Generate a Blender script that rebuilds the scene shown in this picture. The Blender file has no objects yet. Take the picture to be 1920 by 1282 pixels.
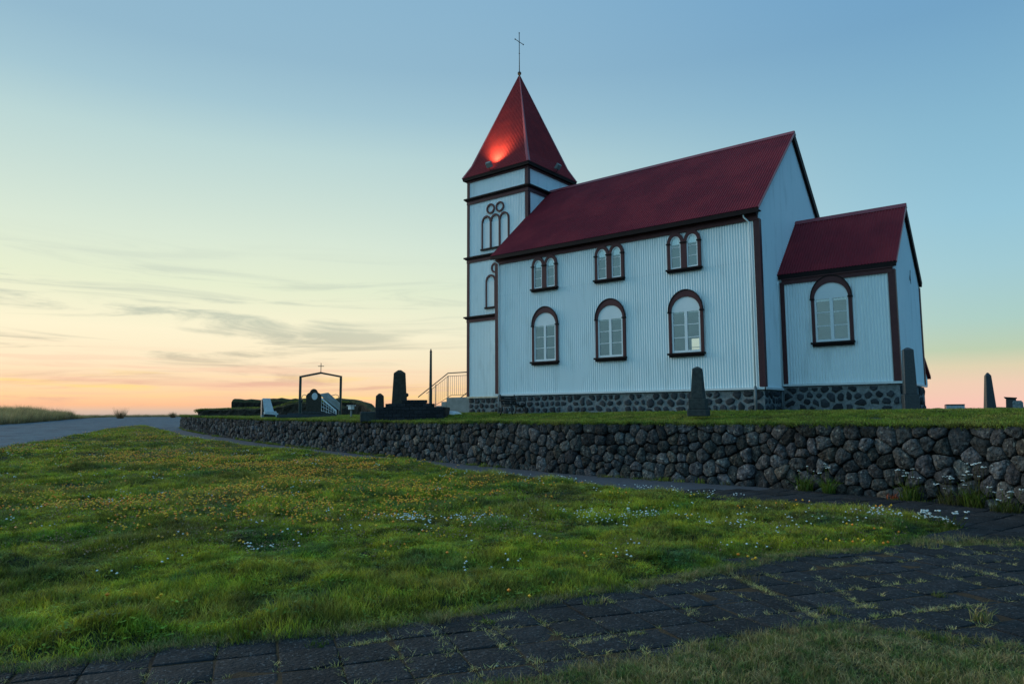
import bpy, bmesh, math, random
import numpy as np
from mathutils import Vector, Matrix
from mathutils.geometry import delaunay_2d_cdt

R_ = math.radians
rng = random.Random(7)
nrg = np.random.default_rng(7)
scene = bpy.context.scene
COL = scene.collection

# ------------------------------------------------------------------ camera
CAM = Vector((6.671, -19.616, -0.698))
YAW, PITCH, ROLL, FPX = R_(-38.526), R_(5.869), R_(-0.226), 1318.98
cam_d = bpy.data.cameras.new('camera')
cam = bpy.data.objects.new('camera', cam_d)
COL.objects.link(cam)
cam_d.sensor_fit = 'HORIZONTAL'
cam_d.sensor_width = 36.0
cam_d.lens = 36.0 * FPX / 1920.0
cam_d.clip_start = 0.05
cam_d.clip_end = 20000
F = Vector((math.sin(YAW) * math.cos(PITCH), math.cos(YAW) * math.cos(PITCH), math.sin(PITCH)))
Rt = Vector((math.cos(YAW), -math.sin(YAW), 0))
Up = Rt.cross(F)
R2 = Rt * math.cos(ROLL) + Up * math.sin(ROLL)
U2 = -Rt * math.sin(ROLL) + Up * math.cos(ROLL)
cam.matrix_world = Matrix(((R2.x, U2.x, -F.x, CAM.x), (R2.y, U2.y, -F.y, CAM.y), (R2.z, U2.z, -F.z, CAM.z), (0, 0, 0, 1)))
scene.camera = cam

# ------------------------------------------------------------------ world: dusk sky
def lin(c):
    return tuple(((v / 255) / 12.92 if v / 255 <= .04045 else ((v / 255 + .055) / 1.055) ** 2.4) for v in c)

world = bpy.data.worlds.new('World')
scene.world = world
world.use_nodes = True
wn, wl = world.node_tree.nodes, world.node_tree.links
wn.clear()
SKY_STRENGTH = 1.0
def N(kind, **kw):
    n = wn.new(kind)
    for k, v in kw.items(): setattr(n, k, v)
    return n
def wmath(op, a, b=None, c=None, clamp=False):
    n = N('ShaderNodeMath', operation=op, use_clamp=clamp)
    for i, v in enumerate((a, b, c)):
        if v is None: continue
        if isinstance(v, (int, float)): n.inputs[i].default_value = v
        else: wl.new(v, n.inputs[i])
    return n.outputs[0]
tc = N('ShaderNodeTexCoord')
nrm = N('ShaderNodeVectorMath', operation='NORMALIZE'); wl.new(tc.outputs['Generated'], nrm.inputs[0])
sep = N('ShaderNodeSeparateXYZ'); wl.new(nrm.outputs[0], sep.inputs[0])
Z = sep.outputs['Z']
AZ_GLOW = R_(-82)                       # compass direction of the afterglow
gx, gy = math.sin(AZ_GLOW), math.cos(AZ_GLOW)
hl = wmath('SQRT', wmath('ADD', wmath('MULTIPLY', sep.outputs['X'], sep.outputs['X']), wmath('MULTIPLY', sep.outputs['Y'], sep.outputs['Y'])))
cosa = wmath('DIVIDE', wmath('ADD', wmath('MULTIPLY', sep.outputs['X'], gx), wmath('MULTIPLY', sep.outputs['Y'], gy)), wmath('MAXIMUM', hl, .001))
def ramp(fac, stops, lo=-0.1, hi=1.0, interp='LINEAR'):
    r = N('ShaderNodeValToRGB')
    r.color_ramp.interpolation = interp
    mr = N('ShaderNodeMapRange'); wl.new(fac, mr.inputs[0])
    mr.inputs[1].default_value = lo; mr.inputs[2].default_value = hi
    wl.new(mr.outputs[0], r.inputs[0])
    els = r.color_ramp.elements
    while len(els) > 1: els.remove(els[-1])
    for i, (p, c) in enumerate(stops):
        q = (p - lo) / (hi - lo)
        if i == 0: els[0].position = q; e = els[0]
        else: e = els.new(q)
        e.color = (*(lin(c) if max(c) > 1.5 else c), 1)
    return r.outputs[0]
# near the horizon the sky changes fast: elevation is remapped by a square root for the ramps
zz = wmath('MULTIPLY', wmath('SQRT', wmath('MAXIMUM', Z, 0.0)), 1.0)
def S(stops): return [(math.sqrt(max(z, 0)), c) for z, c in stops]
skyA = ramp(zz, S([(0, (176, 164, 160)), (.006, (216, 190, 170)), (.014, (252, 194, 150)), (.026, (254, 212, 160)), (.045, (253, 220, 180)),
                   (.07, (252, 233, 198)), (.11, (252, 243, 210)), (.17, (230, 238, 208)), (.23, (217, 232, 214)), (.344, (186, 214, 214)), (.395, (163, 198, 211)),
                   (.45, (147, 185, 206)), (.6, (132, 176, 206)), (1, (118, 168, 206))]), 0, 1)
skyB = ramp(zz, S([(0, (243, 190, 178)), (.012, (248, 200, 184)), (.035, (240, 206, 182)), (.055, (222, 210, 178)), (.075, (188, 206, 178)), (.11, (172, 206, 198)),
                   (.17, (160, 202, 212)), (.235, (148, 196, 216)), (.33, (134, 183, 208)), (.45, (114, 163, 198)), (.6, (104, 158, 202)), (1, (112, 165, 206))]), 0, 1)
# sky opposite the afterglow: pale blue with a rosy foot
skyC = ramp(zz, S([(0, (110, 135, 170)), (.05, (112, 150, 190)), (.12, (100, 165, 205)), (.3, (92, 165, 210)), (.5, (98, 163, 208)), (1, (112, 165, 206))]), 0, 1)
# unseen south-western sky behind the camera, brightened to lift the shaded walls
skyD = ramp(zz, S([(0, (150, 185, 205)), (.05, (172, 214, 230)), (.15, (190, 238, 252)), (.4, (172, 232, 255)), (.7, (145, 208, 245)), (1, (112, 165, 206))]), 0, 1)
def mix(f, a, b, blend='MIX'):
    m = N('ShaderNodeMix', data_type='RGBA', blend_type=blend)
    for s, v in ((m.inputs[0], f), (m.inputs[6], a), (m.inputs[7], b)):
        if isinstance(v, (int, float)): s.default_value = v
        elif isinstance(v, tuple): s.default_value = (*v, 1)
        else: wl.new(v, s)
    return m.outputs[2]
def mrange(v, a, b, c=0, d=1, smooth=True):
    m = N('ShaderNodeMapRange', interpolation_type='SMOOTHSTEP' if smooth else 'LINEAR')
    wl.new(v, m.inputs[0])
    for i, q in enumerate((a, b, c, d)): m.inputs[i + 1].default_value = q
    return m.outputs[0]
fAB = mrange(cosa, .15, .95)
fC = mrange(cosa, .10, -.75)
base = mix(fAB, skyB, skyA)
base = mix(fC, base, skyC)
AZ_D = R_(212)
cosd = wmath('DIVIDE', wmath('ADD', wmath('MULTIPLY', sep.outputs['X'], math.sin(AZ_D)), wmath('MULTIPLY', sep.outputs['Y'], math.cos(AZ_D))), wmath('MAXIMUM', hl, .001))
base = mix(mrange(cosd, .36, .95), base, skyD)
# thin streaked cloud low in the glow
mp = N('ShaderNodeVectorMath', operation='MULTIPLY'); wl.new(nrm.outputs[0], mp.inputs[0]); mp.inputs[1].default_value = (2.2, 2.2, 26)
rot = N('ShaderNodeMapping'); rot.vector_type = 'POINT'
wl.new(mp.outputs[0], rot.inputs[0]); rot.inputs['Rotation'].default_value = (0.12, 0.35, 0)
cl = N('ShaderNodeTexNoise'); wl.new(rot.outputs[0], cl.inputs[0]); cl.inputs['Scale'].default_value = 1.5; cl.inputs['Detail'].default_value = 9; cl.inputs['Roughness'].default_value = .62; cl.inputs['Distortion'].default_value = .9
cm = mrange(cl.outputs[0], .47, .66)
env = wmath('MULTIPLY', mrange(Z, .0, .035), mrange(Z, .25, .12))
envA = wmath('MULTIPLY', env, mrange(cosa, .55, .97))
cf = wmath('MULTIPLY', wmath('MULTIPLY', cm, envA), .78)
cloudc = ramp(zz, S([(0, (214, 160, 150)), (.04, (222, 172, 150)), (.07, (190, 182, 160)), (.12, (178, 188, 172)), (.25, (190, 205, 200))]), 0, 1)
base = mix(cf, base, cloudc)
# bright gold threads close to the horizon
mp2 = N('ShaderNodeVectorMath', operation='MULTIPLY'); wl.new(nrm.outputs[0], mp2.inputs[0]); mp2.inputs[1].default_value = (3.2, 3.2, 75)
cl2 = N('ShaderNodeTexNoise'); wl.new(mp2.outputs[0], cl2.inputs[0]); cl2.inputs['Scale'].default_value = 1.4; cl2.inputs['Detail'].default_value = 5; cl2.inputs['Distortion'].default_value = .4
g2 = wmath('MULTIPLY', mrange(cl2.outputs[0], .52, .68), wmath('MULTIPLY', mrange(Z, .006, .02), mrange(Z, .075, .03)))
g2 = wmath('MULTIPLY', g2, mrange(cosa, .6, .95))
base = mix(wmath('MULTIPLY', g2, .75), base, lin((255, 222, 140)))
g3 = wmath('MULTIPLY', mrange(cl2.outputs[0], .50, .34), wmath('MULTIPLY', mrange(Z, .01, .025), mrange(Z, .10, .05)))
g3 = wmath('MULTIPLY', g3, mrange(cosa, .6, .95))
base = mix(wmath('MULTIPLY', g3, .4), base, lin((244, 192, 168)))
# below the horizon: dim ground haze
base = mix(mrange(Z, -.02, -.001), lin((60, 70, 80)), base)
bg = N('ShaderNodeBackground'); wl.new(base, bg.inputs[0]); bg.inputs[1].default_value = SKY_STRENGTH
# a trace of physical twilight sky on top
ns = N('ShaderNodeTexSky', sky_type='NISHITA'); ns.sun_disc = False; ns.sun_elevation = R_(1.0); ns.sun_rotation = AZ_GLOW
bg2 = N('ShaderNodeBackground'); wl.new(ns.outputs[0], bg2.inputs[0]); bg2.inputs[1].default_value = .004
ad = N('ShaderNodeAddShader'); wl.new(bg.outputs[0], ad.inputs[0]); wl.new(bg2.outputs[0], ad.inputs[1])
wo = N('ShaderNodeOutputWorld'); wl.new(ad.outputs[0], wo.inputs[0])

# ------------------------------------------------------------------ sun: afterglow, very soft and low
sd = bpy.data.lights.new('sun', 'SUN'); sd.energy = 1.3; sd.angle = R_(22); sd.color = (1.0, .90, .74)
sun = bpy.data.objects.new('sun', sd); COL.objects.link(sun)
SAZ, SEL = R_(-101), R_(14)
sdir = Vector((math.sin(SAZ) * math.cos(SEL), math.cos(SAZ) * math.cos(SEL), math.sin(SEL)))
sun.rotation_euler = sdir.to_track_quat('Z', 'Y').to_euler()
sun.location = (0, 0, 40)
scene.view_settings.view_transform = 'Standard'
scene.view_settings.look = 'None'
scene.view_settings.exposure = 0
scene.view_settings.gamma = 1
scene.view_settings.use_curve_mapping = False
scene.render.engine = 'CYCLES'
scene.cycles.max_bounces = 8
scene.cycles.transparent_max_bounces = 12

# ------------------------------------------------------------------ materials
MATS = {}
def material(name, col, rough=.7, col2=None, scale=8, detail=5, bump=0, bscale=None, spec=.3, tint=False, coords='Object',
             stretch=(1, 1, 1), col3=None, scale3=1, metallic=0, fac3=(.45, .6), bdist=.02):
    m = bpy.data.materials.new(name); m.use_nodes = True
    t = m.node_tree; n = t.nodes; l = t.links
    p = n['Principled BSDF']
    p.inputs['Roughness'].default_value = rough
    p.inputs['Specular IOR Level'].default_value = spec
    p.inputs['Metallic'].default_value = metallic
    co = n.new('ShaderNodeTexCoord') if coords != 'World' else n.new('ShaderNodeNewGeometry')
    src = co.outputs['Object'] if coords == 'Object' else co.outputs['Position']
    mpn = n.new('ShaderNodeMapping'); l.new(src, mpn.inputs[0]); mpn.inputs['Scale'].default_value = stretch
    nz = n.new('ShaderNodeTexNoise'); l.new(mpn.outputs[0], nz.inputs[0]); nz.inputs['Scale'].default_value = scale; nz.inputs['Detail'].default_value = detail
    nz.inputs['Roughness'].default_value = .6
    r = n.new('ShaderNodeValToRGB'); l.new(nz.outputs[0], r.inputs[0])
    r.color_ramp.elements[0].position = .32; r.color_ramp.elements[1].position = .68
    r.color_ramp.elements[0].color = (*col, 1); r.color_ramp.elements[1].color = (*(col2 or col), 1)
    out = r.outputs[0]
    if col3:
        n3 = n.new('ShaderNodeTexNoise'); l.new(mpn.outputs[0], n3.inputs[0]); n3.inputs['Scale'].default_value = scale3; n3.inputs['Detail'].default_value = 4
        mr = n.new('ShaderNodeMapRange'); l.new(n3.outputs[0], mr.inputs[0]); mr.inputs[1].default_value = fac3[0]; mr.inputs[2].default_value = fac3[1]
        mx = n.new('ShaderNodeMix'); mx.data_type = 'RGBA'; l.new(mr.outputs[0], mx.inputs[0]); l.new(out, mx.inputs[6]); mx.inputs[7].default_value = (*col3, 1)
        out = mx.outputs[2]
    if tint:
        at = n.new('ShaderNodeAttribute'); at.attribute_name = 'tint'
        mx = n.new('ShaderNodeMix'); mx.data_type = 'RGBA'; mx.blend_type = 'MULTIPLY'; mx.inputs[0].default_value = 1
        l.new(out, mx.inputs[6]); l.new(at.outputs['Color'], mx.inputs[7]); out = mx.outputs[2]
    l.new(out, p.inputs['Base Color'])
    if bump:
        nb = n.new('ShaderNodeTexNoise'); l.new(mpn.outputs[0], nb.inputs[0]); nb.inputs['Scale'].default_value = bscale or scale * 3; nb.inputs['Detail'].default_value = 6
        bp = n.new('ShaderNodeBump'); l.new(nb.outputs[0], bp.inputs['Height']); bp.inputs['Strength'].default_value = bump; bp.inputs['Distance'].default_value = bdist
        l.new(bp.outputs[0], p.inputs['Normal'])
    MATS[name] = m
    return m

M_white = material('white_corrugated_iron', (.75, .85, .87), .5, (.80, .88, .90), scale=1.2, stretch=(1, 1, .22), spec=.4, col3=(.60, .68, .69), scale3=3.2, fac3=(.54, .85))
M_whitew = material('white_painted_wood', (.70, .76, .78), .5, (.76, .81, .83), scale=3)
M_trim = material('dark_brown_paint', (.075, .024, .027), .5, (.092, .032, .034), scale=5, spec=.2)
M_black = material('dark_fascia_paint', (.012, .007, .008), .6, (.018, .010, .010), scale=5, spec=.12)
M_red = material('red_roof_iron', (.205, .014, .024), .6, (.155, .012, .020), scale=2.2, stretch=(1, 1, 1), col3=(.235, .019, .027), scale3=.7, spec=.13)
M_redridge = material('red_ridge_flashing', (.24, .03, .04), .4, (.30, .05, .06), scale=3, spec=.4)
M_spire = material('red_spire_iron', (.25, .018, .022), .55, (.17, .014, .020), scale=2.5, spec=.12)
M_mortar = material('pale_mortar', (.13, .15, .16), .9, (.24, .26, .265), scale=9, bump=1, bscale=25, bdist=.04)
M_plstone = material('plinth_stone', (.018, .022, .027), .85, (.045, .048, .052), scale=14, bump=.8, bscale=50, tint=True)
M_flash = material('white_flashing', (.72, .76, .77), .5, (.6, .66, .68), scale=4)
M_flashrust = material('rusty_flashing', (.55, .42, .26), .6, (.66, .62, .54), scale=6)
M_grey_pipe = material('grey_pipe', (.12, .14, .145), .5, (.17, .19, .195), scale=6)
M_basalt = material('basalt_stone', (.022, .022, .022), .95, (.10, .10, .098), scale=12, detail=12, bump=1.0, bscale=16, tint=True, bdist=.09, coords='World', col3=(.20, .20, .18), scale3=15, fac3=(.58, .70), spec=.15)
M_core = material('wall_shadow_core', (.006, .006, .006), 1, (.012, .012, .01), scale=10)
M_slab = material('dark_paving_slab', (.008, .0085, .010), .9, (.026, .026, .028), scale=9, detail=12, bump=1, bscale=38, tint=True, coords='World', bdist=.03, col3=(.10, .10, .10), scale3=48, fac3=(.60, .68))
M_bed = material('mossy_joint_soil', (.02, .010, .006), 1, (.09, .05, .02), scale=5, coords='World', bump=.7, bscale=60)
M_road = material('gravel', (.055, .10, .13), .9, (.10, .16, .20), scale=5.0, detail=12, coords='World', bump=1, bscale=9, col3=(.04, .06, .085), scale3=.8, fac3=(.45, .7), bdist=.12)
M_pathm = material('asphalt_path', (.05, .055, .068), .85, (.085, .092, .108), scale=6, detail=9, coords='World', bump=.6, bscale=30, bdist=.02)
M_soil = material('grass_soil', (.014, .018, .006), 1, (.03, .035, .010), scale=2.2, coords='World', bump=.6, bscale=20, col3=(.028, .04, .018), scale3=.6)
M_sea = material('sea_water', (.05, .07, .085), .25, (.06, .08, .1), scale=.02, coords='World')
M_darkstone = material('dark_granite', (.030, .036, .040), .45, (.05, .058, .062), scale=25, bump=.25, bscale=60, spec=.4)
M_roughstone = material('rough_basalt_monument', (.028, .034, .034), .85, (.06, .066, .062), scale=12, bump=.8, bscale=30)
M_brownstone = material('brown_grey_monument', (.035, .032, .024), .85, (.06, .056, .044), scale=10, bump=.5, bscale=30)
M_marble = material('white_marble', (.50, .58, .62), .5, (.66, .72, .74), scale=5)
M_palestone = material('pale_concrete', (.17, .20, .20), .85, (.25, .28, .28), scale=5, bump=.4, bscale=40)
M_block = material('black_lava_block', (.016, .017, .019), .9, (.035, .036, .04), scale=18, bump=.8, bscale=50, tint=True)
M_green = material('dark_green_metal', (.018, .042, .038), .45, (.03, .055, .05), scale=6)
M_iron = material('black_iron', (.012, .016, .018), .5, (.02, .026, .028), scale=10)
M_galv = material('galvanised_rail', (.16, .17, .16), .4, (.22, .23, .21), scale=20, metallic=.5)
M_rail = material('bronze_handrail', (.20, .13, .10), .4, (.25, .17, .13), scale=20, metallic=.3)
M_wood = material('dark_bench_wood', (.018, .022, .022), .7, (.035, .038, .035), scale=20, stretch=(1, 8, 1))
M_turf = material('turf_bank_side', (.020, .016, .012), 1, (.05, .045, .035), scale=5, detail=8, bump=1, bscale=5, bdist=.25, coords='World')
M_turftop = material('turf_bank_top', (.03, .035, .012), 1, (.075, .065, .025), scale=4, bump=1, bscale=6, bdist=.2, coords='World')
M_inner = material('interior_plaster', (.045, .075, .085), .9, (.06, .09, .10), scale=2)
M_floor = material('interior_floor', (.16, .10, .06), .6, (.2, .13, .08), scale=3)
M_lead = material('ball_finial_metal', (.06, .045, .045), .4, (.09, .07, .06), scale=9, metallic=.5)

def glass_mat():
    m = bpy.data.materials.new('window_glass'); m.use_nodes = True
    n, l = m.node_tree.nodes, m.node_tree.links
    n.clear()
    tr = n.new('ShaderNodeBsdfTransparent'); tr.inputs[0].default_value = (.86, .9, .9, 1)
    gl = n.new('ShaderNodeBsdfGlossy'); gl.inputs['Roughness'].default_value = .06; gl.inputs['Color'].default_value = (.80, .97, 1, 1)
    co = n.new('ShaderNodeTexCoord'); nz = n.new('ShaderNodeTexNoise'); l.new(co.outputs['Object'], nz.inputs[0]); nz.inputs['Scale'].default_value = 2.2
    bp = n.new('ShaderNodeBump'); bp.inputs['Strength'].default_value = .25; bp.inputs['Distance'].default_value = .03
    l.new(nz.outputs[0], bp.inputs['Height']); l.new(bp.outputs[0], gl.inputs['Normal'])
    mx = n.new('ShaderNodeMixShader'); mx.inputs[0].default_value = .18
    l.new(tr.outputs[0], mx.inputs[1]); l.new(gl.outputs[0], mx.inputs[2])
    o = n.new('ShaderNodeOutputMaterial'); l.new(mx.outputs[0], o.inputs[0])
    return m
M_glass = glass_mat()

def grass_mat(name, stops, scale=.55, dry=(.16, .13, .05), dryf=(.55, .75), trans=.25, brown=None):
    m = bpy.data.materials.new(name); m.use_nodes = True
    n, l = m.node_tree.nodes, m.node_tree.links
    p = n['Principled BSDF']; p.inputs['Roughness'].default_value = .65; p.inputs['Specular IOR Level'].default_value = .25
    g = n.new('ShaderNodeNewGeometry')
    nz = n.new('ShaderNodeTexNoise'); l.new(g.outputs['Position'], nz.inputs[0]); nz.inputs['Scale'].default_value = scale; nz.inputs['Detail'].default_value = 6; nz.inputs['Roughness'].default_value = .65
    r = n.new('ShaderNodeValToRGB'); l.new(nz.outputs[0], r.inputs[0])
    e = r.color_ramp.elements
    while len(e) > 1: e.remove(e[-1])
    e[0].position = stops[0][0]; e[0].color = (*stops[0][1], 1)
    for q, c in stops[1:]:
        x = e.new(q); x.color = (*c, 1)
    rout = r.outputs[0]
    if brown:
        nb = n.new('ShaderNodeTexNoise'); l.new(g.outputs['Position'], nb.inputs[0]); nb.inputs['Scale'].default_value = .42; nb.inputs['Detail'].default_value = 8; nb.inputs['Roughness'].default_value = .7
        mb_ = n.new('ShaderNodeMapRange'); l.new(nb.outputs[0], mb_.inputs[0]); mb_.inputs[1].default_value = .46; mb_.inputs[2].default_value = .62; mb_.inputs[4].default_value = .8
        xb = n.new('ShaderNodeMix'); xb.data_type = 'RGBA'; l.new(mb_.outputs[0], xb.inputs[0]); l.new(rout, xb.inputs[6]); xb.inputs[7].default_value = (*brown, 1); rout = xb.outputs[2]
        nc = n.new('ShaderNodeTexNoise'); l.new(g.outputs['Position'], nc.inputs[0]); nc.inputs['Scale'].default_value = 3.2; nc.inputs['Detail'].default_value = 5; nc.inputs['Roughness'].default_value = .7
        mc = n.new('ShaderNodeMapRange'); l.new(nc.outputs[0], mc.inputs[0]); mc.inputs[1].default_value = .36; mc.inputs[2].default_value = .64; mc.inputs[3].default_value = .52; mc.inputs[4].default_value = 1.25
        hc = n.new('ShaderNodeHueSaturation'); l.new(rout, hc.inputs['Color']); l.new(mc.outputs[0], hc.inputs['Value']); rout = hc.outputs[0]
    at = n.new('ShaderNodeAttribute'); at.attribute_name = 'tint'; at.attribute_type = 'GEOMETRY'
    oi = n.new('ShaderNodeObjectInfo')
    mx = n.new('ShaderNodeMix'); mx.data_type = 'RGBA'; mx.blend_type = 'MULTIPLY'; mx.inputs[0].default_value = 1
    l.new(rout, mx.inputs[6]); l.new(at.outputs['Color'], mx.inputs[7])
    mr = n.new('ShaderNodeMapRange'); l.new(oi.outputs['Random'], mr.inputs[0]); mr.inputs[1].default_value = .78; mr.inputs[2].default_value = 1.0
    mr.inputs[3].default_value = 0; mr.inputs[4].default_value = .7
    m2 = n.new('ShaderNodeMix'); m2.data_type = 'RGBA'; l.new(mr.outputs[0], m2.inputs[0]); l.new(mx.outputs[2], m2.inputs[6]); m2.inputs[7].default_value = (*dry, 1)
    hs = n.new('ShaderNodeHueSaturation'); l.new(m2.outputs[2], hs.inputs['Color'])
    mv = n.new('ShaderNodeMapRange'); l.new(oi.outputs['Random'], mv.inputs[0]); mv.inputs[3].default_value = 1.5; mv.inputs[4].default_value = .6
    l.new(mv.outputs[0], hs.inputs['Value'])
    l.new(hs.outputs[0], p.inputs['Base Color'])
    ts = n.new('ShaderNodeBsdfTranslucent'); l.new(hs.outputs[0], ts.inputs[0])
    ms = n.new('ShaderNodeMixShader'); ms.inputs[0].default_value = trans
    l.new(p.outputs[0], ms.inputs[1]); l.new(ts.outputs[0], ms.inputs[2])
    o = n['Material Output']; l.new(ms.outputs[0], o.inputs[0])
    return m
M_grass = grass_mat('lawn_grass', [(.30, (.11, .22, .12)), (.38, (.13, .24, .04)), (.46, (.27, .34, .025)), (.54, (.44, .42, .035)), (.60, (.22, .29, .035)), (.66, (.46, .40, .06)), (.74, (.14, .23, .08))], scale=.9, brown=(.22, .19, .045))
M_grass_yard = grass_mat('yard_grass', [(.3, (.10, .17, .02)), (.5, (.17, .22, .025)), (.65, (.28, .26, .05))], scale=.9)
M_grass_dry = grass_mat('dry_edge_grass', [(.3, (.08, .14, .025)), (.42, (.15, .16, .04)), (.48, (.36, .28, .13)), (.56, (.08, .15, .03)), (.66, (.34, .26, .12))], scale=3.5, dry=(.24, .18, .09))
M_grass_tall = grass_mat('tall_grass', [(.3, (.22, .19, .07)), (.6, (.42, .31, .15))], scale=.35, dry=(.42, .28, .16))
M_weed = grass_mat('joint_weed_blade', [(.3, (.26, .28, .07)), (.5, (.46, .40, .18)), (.65, (.28, .30, .07))], scale=2.5, dry=(.42, .34, .2))
M_leaf = grass_mat('weed_leaf', [(.3, (.04, .09, .012)), (.6, (.10, .14, .012))], scale=3)
def plain(name, c, rough=.6, em=None):
    m = bpy.data.materials.new(name); m.use_nodes = True
    p = m.node_tree.nodes['Principled BSDF']; p.inputs['Base Color'].default_value = (*c, 1); p.inputs['Roughness'].default_value = rough
    if em: p.inputs['Emission Color'].default_value = (*em[0], 1); p.inputs['Emission Strength'].default_value = em[1]
    return m
M_yellow = plain('yellow_petal', (.90, .46, .01))
M_orange = plain('orange_petal', (.90, .26, .01))
M_whitepetal = plain('white_petal', (.72, .75, .72))
M_rustpetal = plain('rust_red_leaf', (.35, .07, .02))
M_lamp = plain('lamp_face_glow', (.9, .8, .7), .3, ((1, .55, .3), 4))

# ------------------------------------------------------------------ mesh building
class MB:
    def __init__(s): s.v = []; s.f = []; s.c = []
    def vert(s, p): s.v.append(tuple(p)); return len(s.v) - 1
    def quad(s, a, b, c, d):
        i = len(s.v); s.v += [tuple(a), tuple(b), tuple(c), tuple(d)]; s.f.append((i, i + 1, i + 2, i + 3))
    def tri(s, a, b, c):
        i = len(s.v); s.v += [tuple(a), tuple(b), tuple(c)]; s.f.append((i, i + 1, i + 2))
    def box(s, x0, x1, y0, y1, z0, z1):
        return s.hexa([(x0, y0, z0), (x1, y0, z0), (x1, y1, z0), (x0, y1, z0)], [(x0, y0, z1), (x1, y0, z1), (x1, y1, z1), (x0, y1, z1)])
    def hexa(s, lo, hi):
        i = len(s.v); n = len(lo); s.v += [tuple(p) for p in lo] + [tuple(p) for p in hi]
        s.f.append(tuple(i + n - 1 - k for k in range(n))); s.f.append(tuple(i + n + k for k in range(n)))
        for k in range(n):
            q = (k + 1) % n
            s.f.append((i + k, i + q, i + n + q, i + n + k))
        return s
    def bar(s, a, b, w, h, up=(0, 0, 1)):
        a = Vector(a); b = Vector(b); d = (b - a).normalized(); u = Vector(up)
        x = d.cross(u)
        if x.length < 1e-4: x = d.cross(Vector((1, 0, 0)))
        x.normalize(); y = x.cross(d).normalized()
        lo = [a + x * (sx * w / 2) + y * (sy * h / 2) for sx, sy in ((-1, -1), (1, -1), (1, 1), (-1, 1))]
        hi = [p + (b - a) for p in lo]
        return s.hexa(lo, hi)
    def tube(s, pts, r, n=8, cap=True):
        pts = [Vector(p) for p in pts]; rs = r if isinstance(r, (list, tuple)) else [r] * len(pts)
        i0 = len(s.v)
        prev = None
        for k, p in enumerate(pts):
            d = (pts[min(k + 1, len(pts) - 1)] - pts[max(k - 1, 0)]).normalized()
            x = d.cross(Vector((0, 0, 1))) if prev is None else prev - d * prev.dot(d)
            if x.length < 1e-3: x = d.cross(Vector((1, 0, 0)))
            x.normalize(); prev = x; y = d.cross(x)
            for j in range(n):
                t = 2 * math.pi * j / n
                s.v.append(tuple(p + (x * math.cos(t) + y * math.sin(t)) * rs[k]))
        for k in range(len(pts) - 1):
            for j in range(n):
                q = (j + 1) % n
                s.f.append((i0 + k * n + j, i0 + k * n + q, i0 + (k + 1) * n + q, i0 + (k + 1) * n + j))
        if cap:
            s.f.append(tuple(i0 + n - 1 - j for j in range(n))); s.f.append(tuple(i0 + (len(pts) - 1) * n + j for j in range(n)))
        return s
    def sphere(s, c, r, n=12, m=8, sc=(1, 1, 1)):
        i0 = len(s.v)
        for a in range(1, m):
            t = math.pi * a / m
            for j in range(n):
                q = 2 * math.pi * j / n
                s.v.append((c[0] + r * sc[0] * math.sin(t) * math.cos(q), c[1] + r * sc[1] * math.sin(t) * math.sin(q), c[2] + r * sc[2] * math.cos(t)))
        top = s.vert((c[0], c[1], c[2] + r * sc[2])); bot = s.vert((c[0], c[1], c[2] - r * sc[2]))
        for a in range(m - 2):
            for j in range(n):
                q = (j + 1) % n
                s.f.append((i0 + a * n + j, i0 + (a + 1) * n + j, i0 + (a + 1) * n + q, i0 + a * n + q))
        for j in range(n):
            q = (j + 1) % n
            s.f.append((top, i0 + j, i0 + q)); s.f.append((bot, i0 + (m - 2) * n + q, i0 + (m - 2) * n + j))
        return s
    def prism(s, poly, fn, d0, d1):
        """poly: 2D outline; fn(a,b,depth) -> 3D"""
        return s.hexa([fn(a, b, d0) for a, b in poly], [fn(a, b, d1) for a, b in poly])
    def mesh(s, name, bevel=0, tint=None, fix=True):
        me = bpy.data.meshes.new(name); me.from_pydata(s.v, [], s.f)
        if bevel or fix:
            bm = bmesh.new(); bm.from_mesh(me)
            if bevel: bmesh.ops.bevel(bm, geom=list(bm.edges), offset=bevel, segments=1, affect='EDGES', clamp_overlap=True)
            if fix: bmesh.ops.recalc_face_normals(bm, faces=bm.faces)
            bm.to_mesh(me); bm.free()
        if tint is not None: set_tint(me, tint)
        me.update()
        return me
    def build(s, name, m, parent=None, bevel=0, smooth=False, label=None, kind=None, tint=None, fix=True):
        me = s.mesh(name, bevel, tint, fix)
        me.materials.append(m)
        if smooth: me.shade_smooth()
        o = bpy.data.objects.new(name, me); COL.objects.link(o)
        if parent is not None: o.parent = parent
        if label: o['label'] = label
        if kind: o['kind'] = kind
        return o
def set_tint(me, t):
    a = me.color_attributes.new('tint', 'FLOAT_COLOR', 'POINT')
    n = len(me.vertices)
    arr = np.ones((n, 4), np.float32)
    t = np.asarray(t, np.float32)
    arr[:, :3] = t if t.ndim == 2 else t[None, :]
    a.data.foreach_set('color', arr.ravel())
def thing(name, label, cat, loc=(0, 0, 0), rz=0, group=None):
    o = bpy.data.objects.new(name, None); COL.objects.link(o)
    o.empty_display_size = .2
    o.location = loc; o.rotation_euler = (0, 0, rz)
    o['label'] = label; o['category'] = cat
    if group: o['group'] = group
    return o
def tag(o, label, cat, group=None):
    o['label'] = label; o['category'] = cat
    if group: o['group'] = group
    return o
def box(x0, x1, y0, y1, z0, z1): return MB().box(x0, x1, y0, y1, z0, z1)

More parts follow.
